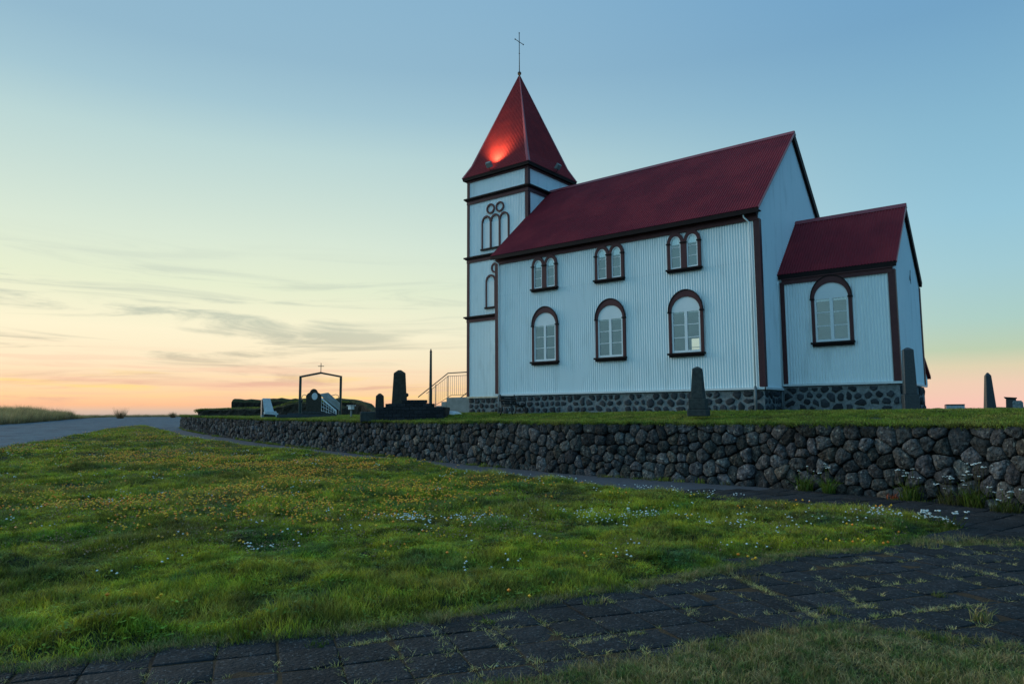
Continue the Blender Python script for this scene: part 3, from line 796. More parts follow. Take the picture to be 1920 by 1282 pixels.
# fascias and friezes
def fas(x0, x1, y, z, out, name='fascia', far=False):
    s_ = 1 if far else -1
    a = MB().box(x0, x1, *sorted((y + s_ * out, y + s_ * (out - .04))), z - .14, z - .012); a.box(x0, x1, *sorted((y + s_ * .0, y + s_ * (out - .04))), z - .08, z - .05)
    a.build(name, M_black, church)
    b = MB().box(x0 + .08, x1 - .1, *sorted((y + s_ * .02, y + s_ * .05)), z - .30, z - .055); b.box(x0 + .08, x1 - .1, *sorted((y + s_ * .05, y + s_ * .09)), z - .17, z - .06)
    b.build('frieze_board', M_trim, church)
fas(-L_ - .06, .09, 0, roofz(-.28), .27); fas(-L_ - .06, .09, W_, roofz(-.28), .27, far=True)
fas(.03, CX1 + .08, C1y, roofzC(C1y - .10), .095); fas(.03, CX1 + .08, W_ - C1y, roofzC(C1y - .10), .095, far=True)
# rake boards: boxed on the far slopes, thin edge trim on the near ones
def rakes(x, ymid, half, zr, ze, over):
    V = Vector((0, half, ze - zr)); Nn = Vector((0, -V.z, V.y)).normalized()
    a = Vector((x, ymid, zr)) - Nn * .05; b = a + V
    m = MB(); m.hexa([a, a + Vector((over, 0, 0)), b + Vector((over, 0, 0)), b], [a - Nn * .19, a + Vector((over, 0, 0)) - Nn * .19, b + Vector((over, 0, 0)) - Nn * .19, b - Nn * .19])
    m.build('rake_board', M_black, church)
    V = Vector((0, -half, ze - zr)); Nn = Vector((0, V.z, -V.y)).normalized() ; Nn = Vector((0, V.z, half)).normalized()
    a = Vector((x + over - .012, ymid, zr)) + Vector((0, 0, -.0)) ; b = a + V
    m = MB(); m.hexa([a, a + Vector((.02, 0, 0)), b + Vector((.02, 0, 0)), b], [a - Nn * .07, a + Vector((.02, 0, 0)) - Nn * .07, b + Vector((.02, 0, 0)) - Nn * .07, b - Nn * .07])
    m.build('rake_trim', M_redridge, church)
rakes(.02, W_ / 2, W_ / 2 + .28, Hr, roofz(-.28), .085)
rakes(CX1 + .02, W_ / 2, W_ / 2 - C1y + .10, HrC, roofzC(C1y - .10), .075)
# corner boards
def corner(x, y, sx, sy, z0, z1, w=.15, t=.035, name='corner_board'):
    m = MB(); 
    m.box(*sorted((x + sx * t, x - sx * w)), *sorted((y + sy * .012, y + sy * t)), z0, z1)
    m.box(*sorted((x + sx * .012, x + sx * (t - .003))), *sorted((y + sy * .012, y - sy * w)), z0, z1)
    m.build(name, M_trim, church)
corner(0, 0, 1, -1, .04, 4.80, w=.14); corner(-L_, 0, -1, -1, .04, 4.80, w=.13)
corner(0, W_, 1, 1, .04, 4.8); corner(-L_, W_, -1, 1, .04, 4.8)
corner(CX1, C1y, 1, -1, .15, 3.18, w=.14); corner(CX1, W_ - C1y, 1, 1, .15, 3.2, w=.12)
box(.05, .17, C1y - .035, C1y - .012, .15, 3.16).build('corner_board', M_trim, church)
# chancel walls
CW = CX1
corr(MB(), (0, C1y, .1), (1, 0, 0), (0, 0, 1), (0, -1, 0), CW, lambda u: 0, lambda u: 3.2, [(1.46 - .475, 1.46 + .475, 1.18, 2.38)]).build('chancel_wall', M_white, church, fix=False)
corr(MB(), (0, W_ - C1y, .1), (1, 0, 0), (0, 0, 1), (0, 1, 0), CW, lambda u: 0, lambda u: 3.2).build('chancel_wall', M_white, church, fix=False)
corr(MB(), (CX1, C1y, .1), (0, 1, 0), (0, 0, 1), (1, 0, 0), W_ - 2 * C1y, lambda u: 0, lambda u: roofzC(C1y + u) - .16).build('chancel_wall', M_white, church, fix=False)
mb = MB(); mb.quad((.3, C1y + .5, .2), (2.9, C1y + .5, .2), (2.9, C1y + .5, 3), (.3, C1y + .5, 3)); mb.build('chancel_lining', M_inner, church, fix=False)
# lean-to annex on the north side of the chancel, just seen past its corner
ax0, ax1, ay0, ay1 = 1.0, 2.80, W_ - C1y, 7.9
corr(MB(), (ax1, ay0, .1), (0, 1, 0), (0, 0, 1), (1, 0, 0), ay1 - ay0, lambda u: .1, lambda u: 1.75 - u * .569).build('annex_wall', M_white, church, fix=False)
corr(MB(), (ax0, ay1, .1), (1, 0, 0), (0, 0, 1), (0, 1, 0), ax1 - ax0, lambda u: .1, lambda u: .40).build('annex_wall', M_white, church, fix=False)
m = MB(); m.hexa([(ax0, ay0, 1.90), (ax1 + .1, ay0, 1.90), (ax1 + .1, ay1 + .15, .44), (ax0, ay1 + .15, .44)], [(ax0, ay0, 2.0), (ax1 + .1, ay0, 2.0), (ax1 + .1, ay1 + .15, .54), (ax0, ay1 + .15, .54)]); m.build('annex_roof', M_red, church)
# flashings at wall feet
def flash(x0, x1, y0, y1, z, mat=M_flash): return box(x0, x1, y0, y1, z - .035, z + .025).build('base_flashing', mat, church)
flash(-L_ - .02, .05, -.06, -.012, 0); flash(.012, .06, -.06, C1y - .05, 0.0)
flash(.02, CX1 + .05, C1y - .062, C1y - .014, .12); flash(CX1 + .012, CX1 + .06, C1y - .06, W_ - C1y + .05, .12); flash(TX0 - .04, -L_ - .05, v0 - .06, v0 - .012, 0, M_flashrust)
flash(TX0 - .06, TX0 - .012, v0 - .06, v1 + .06, 0)
# tower walls
TS = [0.0, 3.30, 5.80, 8.32]
for (O_, U_, N_, ln) in (((TX0, v0, 0), (1, 0, 0), (0, -1, 0), TX1 - TX0), ((TX1, v0, 0), (0, 1, 0), (1, 0, 0), v1 - v0), ((TX0, v1, 0), (1, 0, 0), (0, 1, 0), TX1 - TX0), ((TX0, v0, 0), (0, 1, 0), (-1, 0, 0), v1 - v0)):
    corr(MB(), O_, U_, (0, 0, 1), N_, ln, lambda u: 0, lambda u: 9.16).build('tower_wall', M_white, church, fix=False)
def ringboard(z0, z1, out0, out1, name, mat):
    """square ring around the tower, from the wall out"""
    m = MB()
    a0, a1, b0, b1 = TX0 - out1, TX1 + out1, v0 - out1, v1 + out1
    i0, i1, j0, j1 = TX0 - out0, TX1 + out0, v0 - out0, v1 + out0
    m.box(a0, a1, b0, j0, z0, z1); m.box(a0, a1, j1, b1, z0, z1); m.box(a0, i0, j0, j1, z0, z1); m.box(i1, a1, j0, j1, z0, z1)
    return m.build(name, mat, church)
for z in TS[1:]:
    if z > 8:
        ringboard(z - .23, z - .03, .012, .045, 'cornice_board', M_trim); ringboard(z - .03, z + .03, .012, .14, 'cornice_cap', M_black); ringboard(z - .075, z - .033, .048, .09, 'cornice_mould', M_black)
    else:                       # below the nave roof the bands run on the free sides only
        for nm, q0, q1, o0, o1, mt in (('cornice_board', z - .21, z - .03, .012, .045, M_trim), ('cornice_cap', z - .03, z + .03, .012, .14, M_black), ('cornice_mould', z - .07, z - .033, .048, .09, M_black)):
            m = MB(); m.box(TX0 - o1, TX1 - .10, v0 - o1, v0 - o0, q0, q1); m.box(TX0 - o1, TX1 - .10, v1 + o0, v1 + o1, q0, q1); m.box(TX0 - o1, TX0 - o0, v0 - o0, v1 + o0, q0, q1)
            m.build(nm, mt, church)
for z0, z1 in ((.03, 3.09), (3.34, 5.59), (5.84, 8.08), (8.36, 9.02)):
    corner(TX0, v0, -1, -1, z0, z1, w=.10); corner(TX0, v1, -1, 1, z0, z1, w=.10)
    if z1 > 7: corner(TX1, v0, 1, -1, z0, z1, w=.12); corner(TX1, v1, 1, 1, z0, z1, w=.12)
ringboard(9.04, 9.17, .012, .05, 'cornice_board', M_trim)
# spire -------------------------------------------------------------
cx_, cy_ = (TX0 + TX1) / 2, (v0 + v1) / 2
ZE, ZB, ZA = 9.24, 9.80, 13.97
hx, hy = (TX1 - TX0) / 2, (v1 - v0) / 2
RB, RT = (hx + .19, hy + .19), (hx - .10, hy - .10)
def spire_face(U, Nd, half_b, half_m, dist_b, dist_m):
    U, Nd = Vector(U), Vector(Nd); m = MB(); n = int(2 * half_b / PITCHC * 6)
    c = Vector((cx_, cy_, 0))
    def row(s):
        # bottom, break, top for offset s
        w = math.sin(2 * math.pi * s / PITCHC) * .0095
        pts = []
        def at(z):
            if z <= ZB: t = (z - ZE) / (ZB - ZE); d = dist_b + (dist_m - dist_b) * t
            else: t = (z - ZB) / (ZA - ZB); d = dist_m * (1 - t)
            return c + U * s + Nd * (d + w) + Vector((0, 0, z))
        a = abs(s)
        if a > half_m:
            zt = ZE + (half_b - a) / (half_b - half_m) * (ZB - ZE); return [at(ZE), at(zt), at(zt)]
        zt = ZB + (1 - a / half_m) * (ZA - ZB); return [at(ZE), at(ZB), at(zt)]
    rows = [row(-half_b + 2 * half_b * i / n) for i in range(n + 1)]
    for a, b in zip(rows[:-1], rows[1:]):
        m.quad(a[0], b[0], b[1], a[1]); m.quad(a[1], b[1], b[2], a[2])
    return m
for U, Nd, hb, hm, db, dm in (((1, 0, 0), (0, -1, 0), RB[0], RT[0], RB[1], RT[1]), ((1, 0, 0), (0, 1, 0), RB[0], RT[0], RB[1], RT[1]), ((0, 1, 0), (1, 0, 0), RB[1], RT[1], RB[0], RT[0]), ((0, 1, 0), (-1, 0, 0), RB[1], RT[1], RB[0], RT[0])):
    spire_face(U, Nd, hb, hm, db, dm).build('spire_roof', M_spire, church, fix=False)
for sx in (-1, 1):
    for sy in (-1, 1):
        a = Vector((cx_ + sx * RB[0], cy_ + sy * RB[1], ZE)); b = Vector((cx_ + sx * RT[0], cy_ + sy * RT[1], ZB)); c = Vector((cx_, cy_, ZA))
        m = MB()
        for p, q in ((a, b), (b, c)):
            d = (q - p); nx_ = Vector((sx, 0, .3)).normalized(); 
            for e in (Vector((-sx, 0, 0)), Vector((0, -sy, 0))):
                w = .11; off = Vector((sx, sy, .4)).normalized() * .02
                wq = .11 if q is not c else .02
                m.quad(p + off, q + off, q + e * wq + off * .8, p + e * w + off * .8)
        m.build('hip_cap', M_redridge, church)
m = MB(); m.box(cx_ - RB[0] + .01, cx_ + RB[0] - .01, cy_ - RB[1] + .01, cy_ + RB[1] - .01, ZE - .055, ZE - .008)
m.build('spire_soffit', M_black, church)
ringboard(ZE - .12, ZE - .057, .06, .165, 'spire_fascia', M_black)
fin = MB().sphere((cx_, cy_, ZA + .07), .085, 14, 10).build('ball_finial', M_lead, church, smooth=True)
MB().tube([(cx_, cy_, ZA - .12), (cx_, cy_, ZA + .02)], [.05, .035], 10).build('finial_collar', M_lead, fin, smooth=True)
cr_ = MB().tube([(cx_, cy_, ZA + .1), (cx_, cy_, ZA + .9), (cx_, cy_, 15.87)], [.02, .016, .016], 8)
cr_.tube([(cx_, cy_ - .28, 15.48), (cx_, cy_ + .28, 15.48)], .014, 8)
for p in ((cx_, cy_ - .29, 15.48), (cx_, cy_ + .29, 15.48), (cx_, cy_, 15.89), (cx_, cy_, 14.95)): cr_.sphere(p, .03, 8, 6)
cr_.build('spire_cross', M_iron, church, smooth=True)

# windows -----------------------------------------------------------
def arch_pts(cx, zs, rx, rz, n=18, a0=0, a1=math.pi, pt=0):
    return [(cx + rx * math.cos(a0 + (a1 - a0) * k / n), zs + rz * math.sin(a0 + (a1 - a0) * k / n) * (1 + pt * (1 - abs(math.cos(a0 + (a1 - a0) * k / n))) ** 2)) for k in range(n + 1)]
def strip3(mb, outer, inner, fn, d0, d1):
    """closed frame strip between two polylines"""
    for k in range(len(outer) - 1):
        a, b, c, d = outer[k], outer[k + 1], inner[k + 1], inner[k]
        mb.hexa([fn(*a, d0), fn(*b, d0), fn(*c, d0), fn(*d, d0)], [fn(*a, d1), fn(*b, d1), fn(*c, d1), fn(*d, d1)])
def big_window(X, Y, zb, zs, zt, w, curtain=True, out=-1):
    """round-headed window: sash with six panes under a blind tympanum"""
    fn = lambda a, b, d: (X + a, Y + out * d, b)
    hw = w / 2; cw = .09; iw = hw - cw
    rz_in = zt - zs - .205
    sash = MB()
    zg0, zg1 = zb + .09, zs - .02
    # outer frame of the sash
    for a0, a1, z0, z1 in ((-iw, -iw + .055, zb + .09, zg1 + .05), (iw - .055, iw, zb + .09, zg1 + .05), (-iw + .055, iw - .055, zb + .09, zb + .165), (-.045, .045, zb + .165, zg1 - .0)):
        sash.hexa([fn(a0, z0, .012), fn(a1, z0, .012), fn(a1, z1, .012), fn(a0, z1, .012)], [fn(a0, z0, .045), fn(a1, z0, .045), fn(a1, z1, .045), fn(a0, z1, .045)])
    gz0, gz1 = zb + .165, zg1 - .0
    hgt = (gz1 - gz0) / 3
    for s_ in (-1, 1):
        a0, a1 = sorted((s_ * .045, s_ * (iw - .055)))
        for k in (1, 2):
            z = gz0 + hgt * k
            sash.hexa([fn(a0, z - .011, .016), fn(a1, z - .011, .016), fn(a1, z + .011, .016), fn(a0, z + .011, .016)], [fn(a0, z - .011, .036), fn(a1, z - .011, .036), fn(a1, z + .011, .036), fn(a0, z + .011, .036)])
    win = sash.build('window', M_whitew, church, bevel=0)
    for s_ in (-1, 1):
        a0, a1 = sorted((s_ * .045, s_ * (iw - .055)))
        for k in range(3):
            m = MB(); z0, z1 = gz0 + hgt * k + .004, gz0 + hgt * (k + 1) - .004
            m.quad(fn(a0, z0, .024), fn(a1, z0, .024), fn(a1, z1, .024), fn(a0, z1, .024)); m.build('pane', M_glass, win, fix=False)
    # tympanum
    ip = arch_pts(0, zs, iw + .01, rz_in + .01)
    m = MB(); poly = [(iw + .01, zg1)] + ip + [(-iw - .01, zg1)]
    m.prism(poly, fn, .014, .038); m.build('tympanum', M_whitew, win)
    # casing
    m = MB(); outer = [(hw, zb + .09)] + arch_pts(0, zs, hw, zt - zs, pt=.0) + [(-hw, zb + .09)]
    inner = [(iw, zb + .09)] + arch_pts(0, zs, iw, rz_in) + [(-iw, zb + .09)]
    strip3(m, outer, inner, fn, .010, .065)
    m.build('casing', M_trim, win)
    for s_ in (-1, 1):
        m = MB(); a0, a1 = sorted((s_ * (iw - .012), s_ * (hw + .022))); m.hexa([fn(a0, zs - .03, .012), fn(a1, zs - .03, .012), fn(a1, zs + .012, .012), fn(a0, zs + .012, .012)], [fn(a0, zs - .03, .10), fn(a1, zs - .03, .10), fn(a1, zs + .012, .10), fn(a0, zs + .012, .10)])
        m.build('impost', M_black, win)
    # outer hood lip
    m = MB(); strip3(m, arch_pts(0, zs, hw + .018, zt - zs + .02), arch_pts(0, zs, hw - .008, zt - zs - .012), fn, .066, .082); m.build('hood_mould', M_black, win)
    m = MB()
    for (z0, z1, e, dd) in ((zb + .03, zb + .088, .03, .16), (zb - .03, zb + .028, .0, .10)):
        m.hexa([fn(-hw - e, z0, .012), fn(hw + e, z0, .012), fn(hw + e, z1, .012), fn(-hw - e, z1, .012)], [fn(-hw - e, z0, dd), fn(hw + e, z0, dd), fn(hw + e, z1, dd), fn(-hw - e, z1, dd)])
    m.build('sill', M_black, win)
    return win
def twin_window(X, Y, zb, zs, zt, w, out=-1):
    fn = lambda a, b, d: (X + a, Y + out * d, b)
    cas = MB(); sash = MB(); panes = []
    hw = w / 2; half = hw / 2
    for s_ in (-1, 1):
        c = s_ * (half)
        ro = half; ri = half - .095
        outer = [(c + ro, zb + .08)] + arch_pts(c, zs, ro, zt - zs, 14) + [(c - ro, zb + .08)]
        inner = [(c + ri, zb + .08)] + arch_pts(c, zs, ri, zt - zs - .12, 14) + [(c - ri, zb + .08)]
        strip3(cas, outer, inner, fn, .010, .065)
        r2 = ri - .038
        inn2 = [(c + r2, zb + .08)] + arch_pts(c, zs, r2, zt - zs - .16, 14) + [(c - r2, zb + .08)]
        strip3(sash, inner, inn2, fn, .012, .045)
        sash.hexa([fn(c - r2, zb + .08, .014), fn(c + r2, zb + .08, .014), fn(c + r2, zb + .14, .014), fn(c - r2, zb + .14, .014)], [fn(c - r2, zb + .08, .043), fn(c + r2, zb + .08, .043), fn(c + r2, zb + .14, .043), fn(c - r2, zb + .14, .043)])
        g0 = zb + .14; g1 = zs + (zt - zs - .16); hh = (g1 - g0) / 3
        for k in (1, 2):
            z = g0 + hh * k
            sash.hexa([fn(c - r2, z - .009, .016), fn(c + r2, z - .009, .016), fn(c + r2, z + .009, .016), fn(c - r2, z + .009, .016)], [fn(c - r2, z - .009, .036), fn(c + r2, z - .009, .036), fn(c + r2, z + .009, .036), fn(c - r2, z + .009, .036)])
        for k in range(3):
            z0, z1 = g0 + hh * k + .003, g0 + hh * (k + 1) - .003
            if k < 2: poly = [(c - r2, z0), (c + r2, z0), (c + r2, z1), (c - r2, z1)]
            else:
                if z0 < zs: poly = [(c - r2, z0), (c + r2, z0)] + arch_pts(c, zs, r2, zt - zs - .16, 12)
                else: poly = [p for p in arch_pts(c, zs, r2, zt - zs - .16, 12) if p[1] > z0]
            panes.append(poly)
    win = sash.build('window', M_whitew, church)
    for poly in panes:
        m = MB(); i = len(m.v); m.v += [fn(a, b, .024) for a, b in poly]; m.f.append(tuple(range(len(poly)))); m.build('pane', M_glass, win, fix=False)
    cas.build('casing', M_trim, win)
    for a0, a1 in ((-hw - .02, -hw + .115), (-.11, .11), (hw - .115, hw + .02)):
        m = MB(); m.hexa([fn(a0, zs - .025, .012), fn(a1, zs - .025, .012), fn(a1, zs + .012, .012), fn(a0, zs + .012, .012)], [fn(a0, zs - .025, .1), fn(a1, zs - .025, .1), fn(a1, zs + .012, .1), fn(a0, zs + .012, .1)])
        m.build('impost', M_black, win)
    m = MB()
    for (z0, z1, e, dd) in ((zb + .03, zb + .078, .03, .15), (zb - .02, zb + .028, .0, .10)):
        m.hexa([fn(-hw - e, z0, .012), fn(hw + e, z0, .012), fn(hw + e, z1, .012), fn(-hw - e, z1, .012)], [fn(-hw - e, z0, dd), fn(hw + e, z0, dd), fn(hw + e, z1, dd), fn(-hw - e, z1, dd)])
    m.build('sill', M_black, win)
for x in WX:
    big_window(x, 0, 1.02, 2.36, 3.0, 1.10); big_window(x, W_, 1.02, 2.36, 3.0, 1.10, out=1)
    twin_window(x, 0, 3.58, 4.46, 4.80, 1.08)
big_window(1.46, C1y, 1.22, 2.56, 3.20, 1.09)
# dark backing inside upper windows is the gallery lining; blind tracery on the tower
def blind(X, Y, zb, zs, zt, w, n, circ, cr, cz, out=-1, axis='x'):
    fn = (lambda a, b, d: (X + a, Y + out * d, b)) if axis == 'x' else (lambda a, b, d: (X + out * d, Y + a, b))
    par = None; m = MB(); cwid = w / n
    for k in range(n):
        c = -w / 2 + cwid * (k + .5); ro, ri = cwid / 2 + .02, cwid / 2 - .04
        strip3(m, [(c + ro, zb)] + arch_pts(c, zs, ro, zt - zs, 12) + [(c - ro, zb)], [(c + ri, zb)] + arch_pts(c, zs, ri, zt - zs - .075, 12) + [(c - ri, zb)], fn, .010, .06 + .002 * k)
    o = m.build('blind_tracery', M_trim, church)
    m = MB(); m.hexa([fn(-w / 2 - .06, zb - .07, .012), fn(w / 2 + .06, zb - .07, .012), fn(w / 2 + .06, zb - .004, .012), fn(-w / 2 - .06, zb - .004, .012)], [fn(-w / 2 - .06, zb - .07, .09), fn(w / 2 + .06, zb - .07, .09), fn(w / 2 + .06, zb - .004, .09), fn(-w / 2 - .06, zb - .004, .09)])
    m.build('sill', M_black, o)
    for c in circ:
        m = MB(); strip3(m, arch_pts(c, cz, cr, cr, 24, 0, 2 * math.pi), arch_pts(c, cz, cr - .065, cr - .065, 24, 0, 2 * math.pi), fn, .012, .06); m.build('blind_circle', M_trim, o)
    # flat infill board
    m = MB(); m.hexa([fn(-w / 2 + .02, zb, .0105), fn(w / 2 - .02, zb, .0105), fn(w / 2 - .02, zs, .0105), fn(-w / 2 + .02, zs, .0105)], [fn(-w / 2 + .02, zb, .022), fn(w / 2 - .02, zb, .022), fn(w / 2 - .02, zs, .022), fn(-w / 2 + .02, zs, .022)])
    m.build('blind_panel', M_whitew, o)
blind(-11.33, v0, 6.08, 7.16, 7.46, 1.42, 3, (-.245, .245), .215, 7.71)
blind(-11.33, v0, 3.64, 4.68, 4.97, .98, 2, (0,), .215, 5.22)
# plinths with embedded stones ----------------------------------------
def plinth(x0, x1, y0, y1, z0, z1, faces, size=.235, seed=3, dark=1):
    pl = box(x0, x1, y0, y1, z0, z1).build('plinth', M_mortar, church)
    r = random.Random(seed)
    for (O_, U_, N_, ln) in faces:
        U_, N_, O_ = Vector(U_), Vector(N_), Vector(O_)
        for p in cells(ln, lambda s: z0 + .1, lambda s: z1 - .015, size, r, drop=.10, jit=.16, aspect=1.35):
            if min(q[0] for q in p) < -.01: continue
            if r.random() < .06: continue
            m = MB(); stone_mesh(m, p, lambda s, z, d: O_ + U_ * s + Vector((0, 0, z)) + N_ * d, r.uniform(.018, .05), r, bulge=.03, n=9, back=-.01, mid=.006)
            t = r.uniform(.7, 1.5); m.build('stone', M_plstone, pl, smooth=True, tint=(t * .95, t, t * 1.05))
    # dressed corner stones
plinth(-L_ + .03, -.03, .03, W_ - .03, -.95, -.04, [((-L_ + .03, .03, 0), (1, 0, 0), (0, -1, 0), L_ - .06), ((-.03, .03, 0), (0, 1, 0), (1, 0, 0), 1.4)], size=.185, seed=3)
plinth(-.0, CX1 - .02, C1y + .02, W_ - C1y - .02, -.95, .08, [((0, C1y + .02, 0), (1, 0, 0), (0, -1, 0), CX1 - .02), ((CX1 - .02, C1y + .02, 0), (0, 1, 0), (1, 0, 0), W_ - 2 * C1y - .04)], size=.20, seed=5)
plinth(TX0 + .03, -L_ - .0, v0 + .03, v1 - .03, -.95, -.04, [((TX0 + .03, v0 + .03, 0), (1, 0, 0), (0, -1, 0), 3.0)], size=.21, seed=8)
# downpipes
def pipe(pts, r, name, mat): return MB().tube(pts, r, 10).build(name, mat, church, smooth=True)
pipe([(-.36, -.20, 4.98), (-.35, -.18, 4.86), (-.24, -.09, 4.72), (-.235, -.085, 4.6), (-.235, -.085, .06)], .022, 'downpipe', M_white)
pipe([(-.235, -.095, .06), (-.235, -.095, -.68)], .035, 'downpipe', M_grey_pipe)
pipe([(-9.62, -.22, 4.98), (-9.62, -.2, 4.9), (-9.5, -.08, 4.78), (-9.495, -.075, .02)], .024, 'downpipe', M_white)
pipe([(-9.495, -.09, .0), (-9.5, -.09, -.68)], .026, 'downpipe', M_grey_pipe)
pipe([(.02, C1y - .10, 3.2), (.012, C1y - .11, 3.05), (.012, C1y - .11, .1)], .03, 'downpipe', M_white)
pipe([(.012, C1y - .12, .02), (.012, C1y - .12, -.66)], .028, 'downpipe', M_grey_pipe)
# lamp bracket loop on the chancel gable
pipe([(CX1 + .02 + .09 * abs(math.sin(t * .5)), 3.55 + .22 * math.cos(t), 3.25 + .2 * math.sin(t)) for t in [R_(a) for a in range(-20, 275, 15)]], .008, 'iron_loop', M_iron)

# floodlights (own things) --------------------------------------------
def floodlight(name_label, loc, rz, lit):
    t = thing('floodlight', name_label, 'floodlight', loc, rz, 'floodlights on the spire eaves')
    MB().tube([(0, -.02, 0), (0, -.10, .05), (0, -.12, .14)], .014, 8).build('bracket', M_iron, t)
    h = MB(); R0 = Matrix.Rotation(R_(38), 3, 'X')
    pts = []
    lo = [R0 @ Vector(p) for p in ((-.12, -.06, -.10), (.12, -.06, -.10), (.12, -.06, .10), (-.12, -.06, .10))]; hi = [R0 @ Vector(p) for p in ((-.14, .05, -.13), (.14, .05, -.13), (.14, .05, .13), (-.14, .05, .13))]
    off = Vector((0, -.13, .2))
    h.hexa([p + off for p in lo], [p + off for p in hi]); hd = h.build('housing', M_palestone, t, bevel=.008)
    g = MB(); gp = [R0 @ Vector(p) + off for p in ((-.12, .056, -.11), (.12, .056, -.11), (.12, .056, .11), (-.12, .056, .11))]; g.quad(*gp); g.build('lens', M_lamp if lit else M_glass, hd, fix=False)
    return t
f1 = floodlight('lit floodlight on the left eave of the spire, throwing a red glow', (-11.42, v0 - .19, 9.25), 0, True)
f2 = floodlight('unlit floodlight on the right eave of the spire above the nave roof', (TX1 + .19, 3.62, 9.25), R_(90), False)
spd = bpy.data.lights.new('floodlight_lamp', 'SPOT'); spd.energy = 600; spd.color = (1, .88, .34); spd.spot_size = R_(120); spd.spot_blend = 1.0; spd.shadow_soft_size = .08
sp = bpy.data.objects.new('floodlight_lamp', spd); COL.objects.link(sp); sp.parent = f1
sp.location = (.09, -.15, .34)
tgt = Vector((.10, .50, .9)); sp.rotation_euler = (tgt).to_track_quat('-Z', 'Y').to_euler()
del tgt

# ------------------------------------------------------------------ gravestones and yard furniture
def obelisk(t, w0, w1, h, cap, d0=None, d1=None, mat=M_darkstone, z=0, name='shaft'):
    d0 = d0 or w0; d1 = d1 or w1; m = MB()
    lo = [(-w0 / 2, -d0 / 2), (w0 / 2, -d0 / 2), (w0 / 2, d0 / 2), (-w0 / 2, d0 / 2)]; hi = [(-w1 / 2, -d1 / 2), (w1 / 2, -d1 / 2), (w1 / 2, d1 / 2), (-w1 / 2, d1 / 2)]
    i = len(m.v)
    m.v += [(x, y, z) for x, y in lo] + [(x, y, z + h) for x, y in hi] + [(x * .25, y * .25, z + h + cap) for x, y in hi]
    m.f.append((3, 2, 1, 0))
    for b in (0, 4):
        for k in range(4): m.f.append((b + k, b + (k + 1) % 4, b + 4 + (k + 1) % 4, b + 4 + k))
    m.f.append((8, 9, 10, 11))
    return m.build(name, mat, t, bevel=.012)
VIEW = math.atan2(0 - CAM.y, 0 - CAM.x)
GR = 'gravestones in the churchyard'
def gyaw(x, y): return math.atan2(y - CAM.y, x - CAM.x) - math.pi / 2
# centre obelisk before the nave
t = thing('gravestone', 'dark tapering obelisk gravestone in front of the nave, below the lit window', 'gravestone', (-.41, -3.53, -.76), R_(12), GR)
obelisk(t, .31, .21, .72, .05, mat=M_roughstone, z=.42)
m = MB().box(-.20, .20, -.20, .20, .16, .42); m.build('plinth_block', M_roughstone, t, bevel=.015)
m = MB().box(-.23, .23, -.23, .23, 0, .16); m.build('base_step', M_roughstone, t, bevel=.015)
# tall pillar before the chancel corner
t = thing('gravestone', 'tall dark slender pillar gravestone at the right corner of the chancel', 'gravestone', (3.50, .20, -.72), R_(20), GR)
obelisk(t, .28, .23, 1.10, .06, mat=M_darkstone, z=.48)
MB().box(-.17, .17, -.17, .17, 0, .48).build('plinth_block', M_darkstone, t, bevel=.012)
# obelisk far right
t = thing('gravestone', 'tall dark pointed obelisk standing alone right of the church', 'gravestone', (4.04, 14.08, -.70), R_(25), GR)
obelisk(t, .36, .19, 1.46, .12, mat=M_darkstone)
# low white box
t = thing('gravestone', 'low pale block gravestone with dark slab top right of the church', 'gravestone', (3.5, 8.5, -.70), gyaw(3.5, 8.5), GR)
MB().box(-.27, .27, -.14, .14, 0, .25).build('block', M_marble, t, bevel=.01); MB().box(-.28, .28, -.15, .15, .252, .285).build('top_slab', M_darkstone, t); MB().box(-.31, -.28, -.12, .12, .02, .27).build('side_slab', M_darkstone, t)
t = thing('gravestone', 'squat dark gravestone with flared cap at the right edge of the yard', 'gravestone', (4.9, 10.93, -.72), gyaw(4.9, 10.93), GR)
m = MB(); m.hexa([(-.15, -.12, 0), (.15, -.12, 0), (.15, .12, 0), (-.15, .12, 0)], [(-.13, -.10, .50), (.17, -.10, .50), (.17, .10, .50), (-.13, .10, .50)]); m.build('shaft', M_darkstone, t, bevel=.01)
m = MB(); m.hexa([(-.15, -.13, .502), (.19, -.13, .502), (.19, .13, .502), (-.15, .13, .502)], [(-.19, -.15, .57), (.20, -.15, .54), (.20, .15, .54), (-.19, .15, .57)]); m.build('cap', M_darkstone, t)
t = thing('gravestone', 'mottled grey-white rounded gravestone partly before the squat dark one', 'gravestone', (5.16, 9.9, -.74), gyaw(5.16, 9.9), GR)
m = MB(); m.prism([(-.15, .08), (.15, .08), (.15, .38), (.10, .44), (-.12, .44), (-.15, .38)], lambda a, b, d: (a, d, b), -.06, .06); m.build('tablet', material('mottled_stone', (.05, .08, .09), .8, (.35, .42, .42), scale=14), t)
MB().box(-.19, .19, -.12, .12, 0, .08).build('base', M_palestone, t)
